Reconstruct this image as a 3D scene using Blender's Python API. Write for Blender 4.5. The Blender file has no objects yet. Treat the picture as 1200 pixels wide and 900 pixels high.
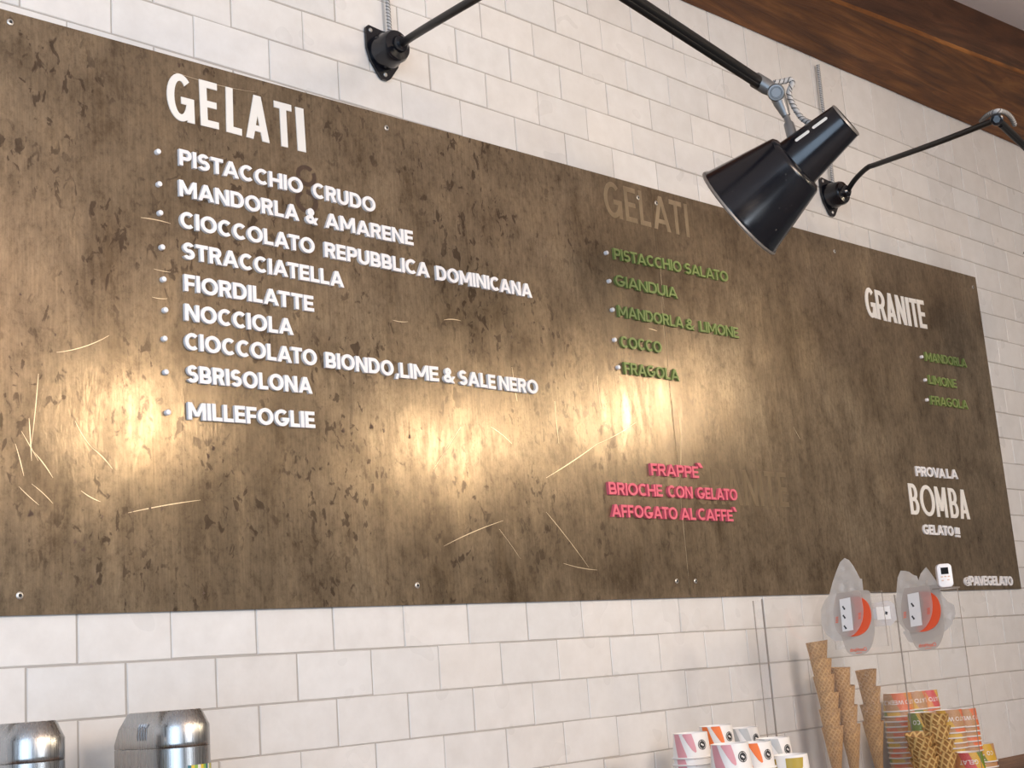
import bpy, bmesh, math, random
from mathutils import Vector, Matrix, noise
from mathutils.geometry import delaunay_2d_cdt
R = math.radians
random.seed(7)
C = bpy.context.scene.collection
SC = bpy.context.scene

# ------------------------------------------------------------------ camera
ZB = 1.68                     # height of the menu board's lower edge above the floor
T = 0.15                      # tile width
H = T * 0.50285               # tile height
YAW, PIT, ROL, FPX = 0.800905204, 0.201344143, -0.0752819628, 1663.18352
CAM = Vector((-6.64014359 * T, -12.2845476 * T, ZB - 0.891431959 * T))
fw = Vector((math.sin(YAW) * math.cos(PIT), math.cos(YAW) * math.cos(PIT), math.sin(PIT)))
r0 = Vector((math.cos(YAW), -math.sin(YAW), 0)); u0 = r0.cross(fw)
rt = r0 * math.cos(ROL) + u0 * math.sin(ROL); up = -r0 * math.sin(ROL) + u0 * math.cos(ROL)
cd = bpy.data.cameras.new('camera'); cam = bpy.data.objects.new('camera', cd); C.objects.link(cam)
cam.matrix_world = Matrix(((rt.x, up.x, -fw.x, CAM.x), (rt.y, up.y, -fw.y, CAM.y), (rt.z, up.z, -fw.z, CAM.z), (0, 0, 0, 1)))
cd.sensor_width = 36; cd.lens = FPX / 1200 * 36; cd.clip_start = 0.02
SC.camera = cam
def ray(px, py): return rt * ((px - 600) / FPX) - up * ((py - 450) / FPX) + fw
def at(px, py, d=0.0):        # the point seen at a pixel, d metres in front of the tiled wall
    v = ray(px, py); return CAM + v * ((-d - CAM.y) / v.y)
def dep(px, py, m): return CAM + ray(px, py) * m

# ------------------------------------------------------------------ light
SC.view_settings.view_transform = 'Standard'; SC.view_settings.look = 'None'
SC.view_settings.exposure = -0.27; SC.view_settings.gamma = 1.0; SC.view_settings.use_curve_mapping = False
W = bpy.data.worlds.new('daylight'); SC.world = W; W.use_nodes = True
W.node_tree.nodes['Background'].inputs[0].default_value = (1.0, 0.96, 0.93, 1)
W.node_tree.nodes['Background'].inputs[1].default_value = 0.17
def look(o, target):
    o.rotation_euler = (Vector(target) - o.location).to_track_quat('-Z', 'Y').to_euler()
def area(name, loc, target, sx, sy, power, col):
    l = bpy.data.lights.new(name, 'AREA'); l.shape = 'RECTANGLE'; l.size = sx; l.size_y = sy; l.energy = power; l.color = col
    o = bpy.data.objects.new(name, l); C.objects.link(o); o.location = loc; look(o, target); return o
def spot(name, loc, target, power, col, size=0.05, angle=70, blend=0.6):
    l = bpy.data.lights.new(name, 'SPOT'); l.energy = power; l.color = col; l.shadow_soft_size = size
    l.spot_size = R(angle); l.spot_blend = blend
    o = bpy.data.objects.new(name, l); C.objects.link(o); o.location = loc; look(o, target); return o
area('shopfront_window', (-2.6, -2.6, 2.0), (0.3, 0, 1.9), 2.4, 2.4, 100, (0.60, 0.78, 1.0))
area('rear_window', (0.6, -5.4, 2.3), (0.9, 0, 1.9), 1.2, 2.2, 75, (0.80, 0.89, 1.0))
area('warm_fill', (0.7, -4.2, 3.0), (2.3, 0, 1.9), 1.6, 0.8, 100, (1.0, 0.74, 0.54))  # unseen warm fill, added to warm the wall towards the right
WARM = (1.0, 0.82, 0.58)
spot('room_spotlight', (1.55, -2.5, ZB + 0.84), (0.05, 0, ZB + 0.35), 34, WARM, 0.12, angle=80)
spot('room_spotlight', (3.05, -2.5, ZB + 0.84), (0.75, 0, ZB + 0.40), 36, WARM, 0.12, angle=80)
spot('room_spotlight', (5.5, -3.5, 3.03), (1.9, 0, ZB + 0.40), 80, WARM, 0.14, angle=75)

# ------------------------------------------------------------------ helpers
def link_mesh(name, bm, mats, parent=None, smooth=False, loc=None):
    me = bpy.data.meshes.new(name)
    bm.normal_update(); bm.to_mesh(me); bm.free()
    for m in (mats if isinstance(mats, (list, tuple)) else [mats]): me.materials.append(m)
    if smooth:
        for p in me.polygons: p.use_smooth = True
        me.set_sharp_from_angle(angle=R(38))
    o = bpy.data.objects.new(name, me); C.objects.link(o)
    if parent: o.parent = parent
    if loc is not None: o.location = loc
    return o
def tag(o, label, cat, group=None):
    o['label'] = label; o['category'] = cat
    if group: o['group'] = group
    return o
def thing(name, label, cat, loc=(0, 0, 0), group=None):
    o = bpy.data.objects.new(name, None); C.objects.link(o); o.location = loc; o.empty_display_size = 0.02
    return tag(o, label, cat, group)
def struct(name, bm, mats, smooth=False):
    o = link_mesh(name, bm, mats, None, smooth); o['kind'] = 'structure'; return o
def copy_tree(o, parent=None):
    c = o.copy(); C.objects.link(c)
    if parent is not None: c.parent = parent
    for ch in list(o.children): copy_tree(ch, c)
    return c
def add_box(bm, lo, hi, mat=0):
    x0, y0, z0 = lo; x1, y1, z1 = hi
    v = [bm.verts.new(p) for p in ((x0,y0,z0),(x1,y0,z0),(x1,y1,z0),(x0,y1,z0),(x0,y0,z1),(x1,y0,z1),(x1,y1,z1),(x0,y1,z1))]
    for f in ((0,3,2,1),(4,5,6,7),(0,1,5,4),(1,2,6,5),(2,3,7,6),(3,0,4,7)):
        bm.faces.new([v[i] for i in f]).material_index = mat
    return v
def bevel_all(bm, w, seg=2):
    bmesh.ops.bevel(bm, geom=bm.edges[:], offset=w, segments=seg, affect='EDGES', profile=0.5)
def frame_of(d):
    d = d.normalized(); a = Vector((0, 0, 1)) if abs(d.z) < 0.9 else Vector((1, 0, 0))
    x = d.cross(a).normalized(); return x, x.cross(d).normalized(), d
def add_lathe(bm, prof, origin=Vector((0,0,0)), axis=Vector((0,0,1)), seg=32, cap0=False, cap1=False, mat=0):
    """prof: list of (radius, distance along axis)"""
    x, y, d = frame_of(Vector(axis)); origin = Vector(origin); rings = []
    for r, s in prof:
        rings.append([bm.verts.new(origin + d * s + (x * math.cos(2*math.pi*i/seg) + y * math.sin(2*math.pi*i/seg)) * r) for i in range(seg)])
    for a, b in zip(rings, rings[1:]):
        for i in range(seg):
            j = (i + 1) % seg
            bm.faces.new((a[i], a[j], b[j], b[i])).material_index = mat
    if cap0: bm.faces.new(rings[0][::-1]).material_index = mat
    if cap1: bm.faces.new(rings[-1]).material_index = mat
    return rings
def add_tube(bm, pts, r, seg=12, mat=0, caps=True):
    pts = [Vector(p) for p in pts]; rings = []; n0 = None
    for i, p in enumerate(pts):
        t = (pts[min(i+1, len(pts)-1)] - pts[max(i-1, 0)]).normalized()
        if n0 is None: n0 = frame_of(t)[0]
        n0 = (n0 - t * n0.dot(t)).normalized(); b = t.cross(n0)
        rr = r[i] if isinstance(r, (list, tuple)) else r
        rings.append([bm.verts.new(p + (n0 * math.cos(2*math.pi*k/seg) + b * math.sin(2*math.pi*k/seg)) * rr) for k in range(seg)])
    for a, c in zip(rings, rings[1:]):
        for k in range(seg):
            j = (k + 1) % seg; bm.faces.new((a[k], a[j], c[j], c[k])).material_index = mat
    if caps:
        bm.faces.new(rings[0][::-1]).material_index = mat; bm.faces.new(rings[-1]).material_index = mat
def smooth_path(pts, n=8):
    pts = [Vector(p) for p in pts]; P = [pts[0]] + pts + [pts[-1]]; out = []
    for i in range(1, len(P) - 2):
        a, b, c, d = P[i-1:i+3]
        for k in range(n):
            t = k / n
            out.append(0.5 * ((2*b) + (c-a)*t + (2*a-5*b+4*c-d)*t*t + (3*b-a-3*c+d)*t**3))
    return out + [pts[-1]]
def add_prism(bm, poly, y0, y1, mat=0, side=None):
    """polygon in x,z extruded between two depths (y0 nearer the viewer, y0 < y1)"""
    a = [bm.verts.new((x, y0, z)) for x, z in poly]; b = [bm.verts.new((x, y1, z)) for x, z in poly]
    f = bm.faces.new(a); f.material_index = mat
    g = bm.faces.new(b[::-1]); g.material_index = mat
    n = len(poly)
    for i in range(n):
        j = (i + 1) % n
        bm.faces.new((a[j], a[i], b[i], b[j])).material_index = mat if side is None else side
    bmesh.ops.recalc_face_normals(bm, faces=bm.faces[:])
def ring_poly(cx, cz, rx, rz, n=40, a0=0, a1=360):
    return [(cx + rx * math.cos(R(a0 + (a1-a0)*i/n)), cz + rz * math.sin(R(a0 + (a1-a0)*i/n))) for i in range(n if a1-a0 == 360 else n+1)]

# ------------------------------------------------------------------ materials
def mat(name, col=(0.8,0.8,0.8), rough=0.5, metal=0.0, spec=0.5):
    m = bpy.data.materials.new(name); m.use_nodes = True
    b = m.node_tree.nodes['Principled BSDF']
    b.inputs['Base Color'].default_value = (*col, 1); b.inputs['Roughness'].default_value = rough
    b.inputs['Metallic'].default_value = metal; b.inputs['Specular IOR Level'].default_value = spec
    return m
class NT:
    def __init__(s, m): s.t = m.node_tree; s.n = s.t.nodes; s.b = s.n.get('Principled BSDF')
    def new(s, typ, **k):
        o = s.n.new(typ)
        for a, v in k.items():
            if a.startswith('i_'): o.inputs[a[2:].replace('_', ' ')].default_value = v
            else: setattr(o, a, v)
        return o
    def l(s, a, b): s.t.links.new(a, b)
    def coord(s, kind='Object', scale=(1,1,1), rot=(0,0,0)):
        tc = s.new('ShaderNodeTexCoord'); mp = s.new('ShaderNodeMapping')
        mp.inputs['Scale'].default_value = scale; mp.inputs['Rotation'].default_value = rot
        s.l(tc.outputs[kind], mp.inputs['Vector']); return mp.outputs['Vector']
    def noise(s, vec, scale, detail=4, rough=0.6, dist=0.0):
        o = s.new('ShaderNodeTexNoise'); o.inputs['Scale'].default_value = scale; o.inputs['Detail'].default_value = detail
        o.inputs['Roughness'].default_value = rough; o.inputs['Distortion'].default_value = dist
        s.l(vec, o.inputs['Vector']); return o.outputs['Fac']
    def ramp(s, fac, stops, interp='LINEAR'):
        o = s.new('ShaderNodeValToRGB'); o.color_ramp.interpolation = interp; e = o.color_ramp.elements
        while len(e) < len(stops): e.new(0.5)
        for el, (p, c) in zip(e, stops): el.position = p; el.color = (*c, 1) if len(c) == 3 else c
        s.l(fac, o.inputs['Fac']); return o.outputs['Color']
    def mix(s, a, b, fac, mode='MIX'):
        o = s.new('ShaderNodeMix', data_type='RGBA', blend_type=mode)
        for sock, v in ((o.inputs[0], fac), (o.inputs[6], a), (o.inputs[7], b)):
            if hasattr(v, 'links'): s.l(v, sock)
            else: sock.default_value = v if not isinstance(v, tuple) else (*v, 1)
        return o.outputs[2]
    def bump(s, h, strength=0.2, dist=0.01):
        o = s.new('ShaderNodeBump'); o.inputs['Strength'].default_value = strength; o.inputs['Distance'].default_value = dist
        s.l(h, o.inputs['Height']); s.l(o.outputs['Normal'], s.b.inputs['Normal']); return o
    def maprange(s, v, a, b, c, d):
        o = s.new('ShaderNodeMapRange'); s.l(v, o.inputs[0])
        for i, x in enumerate((a, b, c, d)): o.inputs[i+1].default_value = x
        return o.outputs[0]
G1 = (1,1,1); K1 = (0,0,0)

def make_tile():
    m = mat('glazed_tile', (0.72,0.70,0.67), 0.2); t = NT(m)
    at_ = t.new('ShaderNodeAttribute', attribute_name='tint')
    v = t.coord(); n = t.noise(v, 22, 4); n2 = t.noise(v, 7, 2)
    c = t.ramp(n, [(0.3, (0.715,0.695,0.67)), (0.7, (0.79,0.775,0.755))])
    c = t.mix(c, at_.outputs['Color'], 1.0, 'MULTIPLY')
    t.l(c, t.b.inputs['Base Color'])
    t.l(t.maprange(n2, 0.3, 0.7, 0.24, 0.40), t.b.inputs['Roughness'])
    t.bump(t.noise(v, 26, 3), 0.16, 0.004); return m
M = {}
M['tile'] = make_tile()
M['grout'] = mat('grout', (0.43,0.40,0.37), 0.9)
def make_steel():
    m = mat('aged_steel', (0.2,0.15,0.1), 0.4, 0.5); t = NT(m)
    v = t.coord(); vs = t.coord('Object', (1.0, 1.0, 0.22)); vv = t.coord('Object', (1, 1, 0.05))
    big = t.noise(v, 2.6, 5, 0.65, 0.4); mid = t.noise(t.coord('Object', (1,1,.6)), 11, 7, 0.72, 0.3); fine = t.noise(vv, 220, 3, 0.7); grain = t.noise(t.coord('Object', (1,1,.7)), 120, 5, 0.75)
    c = t.ramp(big, [(0.3, (0.206,0.152,0.098)), (0.55, (0.278,0.209,0.137)), (0.75, (0.345,0.270,0.182))])
    c = t.mix(c, t.ramp(mid, [(0.33, (0.50,0.46,0.41)), (0.52, G1), (0.69, (1.28,1.26,1.20))]), 0.8, 'MULTIPLY')
    c = t.mix(c, t.ramp(fine, [(0.3, (0.76,0.75,0.74)), (0.7, (1.2,1.2,1.2))]), 0.7, 'MULTIPLY')
    c = t.mix(c, t.ramp(grain, [(0.34, (0.62,0.59,0.56)), (0.50, G1), (0.68, (1.2,1.19,1.17))]), 0.7, 'MULTIPLY')
    # rust spots and blotches
    sp = t.noise(t.coord('Object', (1, 1, 0.62)), 62, 3, 0.55, 0.6); where = t.noise(v, 5.5, 2)
    mask = t.ramp(sp, [(0.585, K1), (0.64, G1)]); wm = t.ramp(where, [(0.38, K1), (0.56, G1)])
    mk = t.mix(mask, wm, 1.0, 'MULTIPLY'); sx = t.new('ShaderNodeSeparateXYZ'); t.l(v, sx.inputs[0]); fade = t.maprange(sx.outputs[0], 0.9, 1.7, 1.0, 0.22); mk = t.mix(K1, mk, fade)
    c = t.mix(c, (0.048,0.030,0.020), t.mix(K1, mk, 0.7))
    run = t.noise(t.coord('Object', (1, 1, 0.16)), 30, 4, 0.6); runm = t.ramp(run, [(0.64, K1), (0.76, G1)])
    c = t.mix(c, (0.07,0.046,0.030), t.mix(K1, runm, 0.30))
    t.l(c, t.b.inputs['Base Color'])
    rg = t.maprange(t.noise(vs, 30, 5, 0.7), 0.3, 0.7, 0.15, 0.25)
    t.l(rg, t.b.inputs['Roughness'])
    t.bump(t.noise(t.coord('Object', (1, 1, 0.35)), 130, 4, 0.7), 0.05, 0.004)
    return m
M['steel'] = make_steel()
M['steel_edge'] = mat('steel_edge', (0.04,0.035,0.03), 0.5, 0.6)
M['ghost'] = mat('pale_residue', (0.33,0.265,0.195), 0.55, 0.45)
M['dark_stain'] = mat('dark_stain', (0.075,0.045,0.03), 0.6, 0.3)
M['scratch'] = mat('bare_scratch', (0.62,0.53,0.40), 0.35, 0.9)
M['screw'] = mat('zinc_screw', (0.62,0.60,0.57), 0.35, 0.8)
M['white'] = mat('white_plastic', (0.90,0.895,0.91), 0.38)
M['vinyl'] = mat('white_vinyl', (0.86,0.84,0.80), 0.5)
M['green'] = mat('green_plastic', (0.205,0.275,0.08), 0.4)
M['pink'] = mat('pink_plastic', (0.80,0.145,0.215), 0.4)
def make_black():
    m = mat('black_enamel', (0.003,0.004,0.007), 0.12, 0, 0.6); t = NT(m)
    v = t.coord(); n = t.noise(v, 160, 3, 0.6); c = t.ramp(n, [(0.72, (0.004,0.005,0.009)), (0.75, (0.16,0.15,0.14))])
    t.l(c, t.b.inputs['Base Color']); t.l(t.maprange(t.noise(v, 14, 3), 0.3, 0.7, 0.12, 0.26), t.b.inputs['Roughness']); return m
M['black'] = make_black()
M['chip'] = mat('chipped_rim', (0.30,0.28,0.26), 0.4, 0.6)
M['black_arm'] = mat('black_arm_paint', (0.006,0.006,0.007), 0.4, 0, 0.2)
M['cast'] = mat('grey_cast_metal', (0.23,0.235,0.24), 0.42, 0.7)
M['rope'] = mat('braided_cable', (0.46,0.46,0.46), 0.8)
M['rope_dark'] = mat('braid_fleck', (0.09,0.085,0.08), 0.8)
M['bulb'] = mat('bulb_glass', (0.9,0.85,0.75), 0.2)
def make_wood(name, a, b, c_, sc=1.0):
    m = mat(name, a, 0.6, 0, 0.3); t = NT(m)
    v = t.coord('Object', (1.1*sc, 11*sc, 11*sc)); n = t.noise(v, 2.2, 8, 0.66, 1.6); big = t.noise(t.coord('Object', (1.5,5,5)), 1.6, 3, 0.5, 0.6)
    c = t.ramp(n, [(0.28, a), (0.5, b), (0.72, c_)])
    c = t.mix(c, t.ramp(big, [(0.32, (0.45,0.40,0.36)), (0.6, (1.1,1.1,1.1))]), 0.85, 'MULTIPLY')
    kn = t.new('ShaderNodeTexVoronoi'); kn.inputs['Scale'].default_value = 2.6; t.l(t.coord('Object', (1,2.6,2.6)), kn.inputs['Vector'])
    c = t.mix(c, (0.03,0.014,0.008), t.ramp(kn.outputs['Distance'], [(0.02, (0.85,)*3), (0.12, K1)]))
    t.l(c, t.b.inputs['Base Color']); t.bump(n, 0.35, 0.01); return m
M['beam'] = make_wood('hewn_oak', (0.075,0.024,0.007), (0.20,0.072,0.017), (0.36,0.15,0.037))
M['beam_front'] = make_wood('dark_beam_front', (0.030,0.011,0.005), (0.060,0.022,0.009), (0.095,0.036,0.014))  # darker brown tone, used on the front face of the beam
M['counter'] = make_wood('counter_wood', (0.10,0.045,0.02), (0.20,0.10,0.05), (0.30,0.16,0.08), 2)
M['plaster'] = mat('ceiling_plaster', (0.86,0.76,0.71), 0.85)
M['floor'] = mat('grey_floor', (0.42,0.39,0.36), 0.5)
def make_inox():
    m = mat('brushed_stainless', (0.44,0.435,0.43), 0.26, 1.0); t = NT(m)
    v = t.coord('Object', (1,1,0.02)); n = t.noise(v, 420, 2, 0.6)
    t.l(t.maprange(n, 0.3, 0.7, 0.2, 0.36), t.b.inputs['Roughness']); t.b.inputs['Anisotropic'].default_value = 0.5
    t.bump(n, 0.05, 0.002); return m
M['inox'] = make_inox()
M['dark'] = mat('dark_gap', (0.02,0.02,0.02), 0.6)
def see_through(name, col, tr, gloss=0.06, rough=0.05, wrinkle=False):
    """thin clear plastic: part of the light passes straight on, part scatters, a little mirrors"""
    m = bpy.data.materials.new(name); m.use_nodes = True; t = m.node_tree; t.nodes.clear()
    out = t.nodes.new('ShaderNodeOutputMaterial'); a = t.nodes.new('ShaderNodeBsdfTransparent'); b = t.nodes.new('ShaderNodeBsdfDiffuse')
    tl = t.nodes.new('ShaderNodeBsdfTranslucent'); g = t.nodes.new('ShaderNodeBsdfGlossy'); fr = t.nodes.new('ShaderNodeLayerWeight'); pw = t.nodes.new('ShaderNodeMath')
    m1 = t.nodes.new('ShaderNodeMixShader'); m2 = t.nodes.new('ShaderNodeMixShader'); m3 = t.nodes.new('ShaderNodeMixShader'); mx = t.nodes.new('ShaderNodeMath')
    b.inputs[0].default_value = (*col,1); tl.inputs[0].default_value = (*col,1); g.inputs['Roughness'].default_value = rough; fr.inputs[0].default_value = 0.5; pw.operation = 'POWER'; pw.inputs[1].default_value = 5.0; t.links.new(fr.outputs['Facing'], pw.inputs[0])
    mx.operation = 'ADD'; mx.inputs[1].default_value = gloss * 0.3
    m1.inputs[0].default_value = 0.5; m2.inputs[0].default_value = tr
    L = t.links.new
    if wrinkle:
        tc = t.nodes.new('ShaderNodeTexCoord'); vo = t.nodes.new('ShaderNodeTexNoise'); vo.inputs['Scale'].default_value = 62; vo.inputs['Detail'].default_value = 3; vo.inputs['Distortion'].default_value = 2.2
        ab = t.nodes.new('ShaderNodeMath'); ab.operation = 'PINGPONG'; ab.inputs[1].default_value = 0.12; bp = t.nodes.new('ShaderNodeBump'); bp.inputs['Strength'].default_value = 0.5; bp.inputs['Distance'].default_value = 0.008
        L(tc.outputs['Object'], vo.inputs['Vector']); L(vo.outputs['Fac'], ab.inputs[0]); L(ab.outputs[0], bp.inputs['Height'])
        for q in (b, tl, g): L(bp.outputs[0], q.inputs['Normal'])
    L(b.outputs[0], m1.inputs[1]); L(tl.outputs[0], m1.inputs[2]); L(m1.outputs[0], m2.inputs[1]); L(a.outputs[0], m2.inputs[2])
    L(pw.outputs[0], mx.inputs[0]); L(mx.outputs[0], m3.inputs[0]); L(m2.outputs[0], m3.inputs[1]); L(g.outputs[0], m3.inputs[2]); L(m3.outputs[0], out.inputs[0])
    return m
M['acrylic'] = see_through('clear_acrylic', (0.9,0.9,0.9), 0.955, 0.05, 0.02)
M['acrylic_edge'] = see_through('acrylic_edge', (0.38,0.34,0.31), 0.25, 0.1, 0.1)
M['bag'] = see_through('thin_polythene', (0.95,0.93,0.90), 0.42, 0.30, 0.18, True)
M['clear_plate'] = see_through('frosted_clear_plastic', (0.78,0.72,0.68), 0.52, 0.1, 0.15)
M['clear_tab'] = see_through('milky_plastic', (0.74,0.70,0.66), 0.42, 0.1, 0.2)
M['orange'] = mat('orange_plastic', (0.86,0.105,0.03), 0.4)
M['paper'] = mat('white_paper', (0.84,0.83,0.82), 0.7)
M['ink'] = mat('black_ink', (0.015,0.015,0.017), 0.5)
M['cardwhite'] = mat('cup_paperboard', (0.84,0.815,0.79), 0.42)
M['rose'] = mat('rose_print', (0.72,0.33,0.36), 0.45)
M['orangeprint'] = mat('orange_print', (0.88,0.19,0.03), 0.45)
M['greyprint'] = mat('silver_grey_print', (0.50,0.51,0.51), 0.4)
M['olive'] = mat('mustard_print', (0.42,0.30,0.03), 0.45)
M['lcd'] = mat('dark_screen', (0.012,0.014,0.016), 0.15)
M['button'] = mat('peach_button', (0.75,0.55,0.44), 0.5)
M['greycard'] = mat('pale_grey_print', (0.50,0.52,0.56), 0.6)
def make_gelato_print():
    m = mat('festival_cup_print', (0.8,0.5,0.2), 0.45); t = NT(m)
    uv = t.new('ShaderNodeUVMap'); sx = t.new('ShaderNodeSeparateXYZ'); t.l(uv.outputs[0], sx.inputs[0])
    mu = t.new('ShaderNodeMath', operation='MULTIPLY_ADD'); t.l(sx.outputs[1], mu.inputs[0]); mu.inputs[1].default_value = 0.10; t.l(sx.outputs[0], mu.inputs[2])
    fr = t.new('ShaderNodeMath', operation='FRACT'); t.l(mu.outputs[0], fr.inputs[0])
    c = t.ramp(fr.outputs[0], [(0.0,(0.16,0.245,0.03)),(0.14,(0.66,0.40,0.04)),(0.30,(0.50,0.27,0.12)),(0.47,(0.74,0.17,0.055)),(0.62,(0.68,0.27,0.05)),(0.78,(0.60,0.06,0.06)),(0.90,(0.70,0.40,0.04))], 'CONSTANT')
    t.l(c, t.b.inputs['Base Color']); return m
M['print'] = make_gelato_print()
def make_waffle(name, freq, a, b):
    m = mat(name, a, 0.6); t = NT(m)
    uv = t.new('ShaderNodeUVMap'); hs = []
    for ang in (45, -45):
        mp = t.new('ShaderNodeMapping'); mp.inputs['Rotation'].default_value = (0,0,R(ang)); t.l(uv.outputs[0], mp.inputs['Vector'])
        w = t.new('ShaderNodeTexWave', wave_type='BANDS', bands_direction='X'); w.inputs['Scale'].default_value = freq; w.inputs['Distortion'].default_value = 0.5
        t.l(mp.outputs[0], w.inputs['Vector']); hs.append(t.ramp(w.outputs['Fac'], [(0.62, K1), (0.92, G1)]))
    h = t.mix(hs[0], hs[1], 1.0, 'LIGHTEN')
    n = t.noise(t.coord('Object'), 55, 4, 0.6)
    c = t.mix(a, b, h); c = t.mix(c, t.ramp(n, [(0.3,(0.72,0.66,0.58)),(0.7,(1.18,1.15,1.1))]), 0.9, 'MULTIPLY')
    t.l(c, t.b.inputs['Base Color']); t.bump(h, 0.7, 0.0018); return m
M['waffle'] = make_waffle('waffle_cone', 38, (0.50,0.27,0.095), (0.68,0.42,0.18))
M['bigwaffle'] = make_waffle('coarse_waffle', 24, (0.33,0.17,0.05), (0.66,0.44,0.17))

# ------------------------------------------------------------------ room shell
def build_wall():
    bm = bmesh.new(); lay = bm.loops.layers.float_color.new('tint'); rnd = random.Random(3)
    X0, X1 = -18, 40
    rows = []       # (z0, z1, phase)
    top = 6.42525 * T
    for k in range(6): rows.append((-(k+1)*H, -k*H, 0.0 if k % 2 == 0 else 0.5))
    rows[4:6] = [(-6*H, -4*H, 0.19)]
    k = 6; z = -6*H
    while z > -1.66: rows.append((z-H, z, 0.5*(k % 2))); z -= H; k += 1
    for k in range(-13, 4):
        z0 = top + (k)*H; z1 = z0 + H
        if k == -13: z0 = 0.0
        rows.append((z0, z1, 1.4708 + (0.5 if k % 2 == 0 else 0.0)))
    rows.append((top+4*H, top+6.2*H, 0.21)); rows.append((top+6.2*H, top+8.4*H, 0.7))
    g = 0.0010
    for z0, z1, ph in rows:
        for i in range(X0, X1):
            x0 = (i + (ph % 1)) * T; x1 = x0 + T
            j = lambda s: rnd.uniform(-s, s)
            gx0, gx1, gz0, gz1 = x0+g+j(.0006), x1-g+j(.0006), z0+g+j(.0007), z1-g+j(.0007)
            tilt = (j(.0005), j(.0004)); nx, nz = 5, 3
            cz = [gz0 + (gz1-gz0)*q/nz for q in range(nz+1)]; cx = [gx0 + (gx1-gx0)*q/nx for q in range(nx+1)]
            e = 0.0011
            def pos(a, b):
                x, zz = cx[a], cz[b]
                if a == 0: x += e
                if a == nx: x -= e
                if b == 0: zz += e
                if b == nz: zz -= e
                if a in (0,nx) or b in (0,nz): x += j(.0003); zz += j(.0004)
                y = tilt[0]*(a/nx-.5)*2 + tilt[1]*(b/nz-.5)*2 + j(.00012) + .0012
                return (x, y, zz+ZB)
            gv = [[bm.verts.new(pos(a, b)) for b in range(nz+1)] for a in range(nx+1)]
            fs = []
            for a in range(nx):
                for b in range(nz): fs.append(bm.faces.new((gv[a][b], gv[a+1][b], gv[a+1][b+1], gv[a][b+1])))
            inner = set(fs)
            loop = [gv[a][0] for a in range(nx)] + [gv[nx][b] for b in range(nz)] + [gv[a][nz] for a in range(nx,0,-1)] + [gv[0][b] for b in range(nz,0,-1)]
            ol = []
            for v in loop:
                ox = gx0 if v.co.x < gx0+e*1.8 else gx1 if v.co.x > gx1-e*1.8 else v.co.x
                oz = gz0 if v.co.z-ZB < gz0+e*1.9 else gz1 if v.co.z-ZB > gz1-e*1.9 else v.co.z-ZB
                ol.append(bm.verts.new((ox, 0.0028, oz+ZB)))
            loop = [bm.verts.new(v.co) for v in loop]
            for q in range(len(loop)):
                w = (q+1) % len(loop); fs.append(bm.faces.new((loop[q], ol[q], ol[w], loop[w])))
            s = 1 + rnd.uniform(-.055, .03); wv = rnd.uniform(-.012, .012); col = (s+wv, s, s-wv, 1)
            for f in fs:
                f.smooth = f in inner
                for lp in f.loops: lp[lay] = col
    z0, z1 = 0.0, ZB + top + 8.4*H
    add_box(bm, (X0*T, 0.0024, z0), (X1*T, 0.14, z1), 1)
    o = link_mesh('wall_back', bm, [M['tile'], M['grout']]); o['kind'] = 'structure'
    return z1
WALLTOP = build_wall()
CEIL = ZB + 10.42 * T
bm = bmesh.new(); add_box(bm, (-3, -6, CEIL), (7, 0.14, CEIL+0.1)); struct('ceiling', bm, M['plaster'])
bm = bmesh.new(); add_box(bm, (-3, -6, -0.1), (7, 0.14, 0)); struct('floor', bm, M['floor'])

# oak beam along the top of the wall, slightly skewed and hewn
def build_beam():
    bm = bmesh.new(); n = 60; rings = []
    for i in range(n+1):
        u = 1.5 + 38.5*i/n; x = u*T
        zb_ = ZB + (9.36 + 0.0135*(u-10.5))*T
        yf = -(1.48 + 0.088*(u-12.8))*T
        wob = lambda s, q: noise.noise(Vector((x*1.7, q, s)))*0.008
        zt = CEIL
        ring = [(x, -0.0015, zb_+wob(1,0)*.4), (x, yf*.35, zb_+wob(2,1)*.5), (x, yf*.7, zb_+wob(3,2)*.6), (x, yf+.006+wob(4,3)*.6, zb_+wob(5,4)*.4), (x, yf+wob(4,3)*.6, zb_+.008+wob(5,4)*.4), (x, yf+wob(6,5), zb_+.07), (x, yf+.004, zt), (x, -0.0015, zt)]
        rings.append([bm.verts.new(p) for p in ring])
    for a, b in zip(rings, rings[1:]):
        for k in range(8):
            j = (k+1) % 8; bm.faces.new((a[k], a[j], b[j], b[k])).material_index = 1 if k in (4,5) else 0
    bm.faces.new(rings[0]); bm.faces.new(rings[-1][::-1]); bmesh.ops.recalc_face_normals(bm, faces=bm.faces[:])
    o = link_mesh('ceiling_beam', bm, [M['beam'], M['beam_front']], None, True); tag(o, 'dark brown hewn oak beam running along the top of the tiled wall', 'beam')
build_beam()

# counter against the wall
CT = at(1165, 890).z
ct = thing('back_counter', 'brown wooden counter against the tiled wall, at the lower right corner', 'counter', (1.4, -0.33, 0))
bm = bmesh.new(); add_box(bm, (-2.3, -0.34, CT-0.04), (2.2, 0.327, CT)); bevel_all(bm, .003, 1); link_mesh('worktop', bm, M['counter'], ct)
bm = bmesh.new(); add_box(bm, (-2.28, -0.31, 0.0), (2.18, 0.327, CT-0.04)); link_mesh('cabinet_body', bm, mat('cabinet_paint', (0.35,0.32,0.29), 0.5), ct)

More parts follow.
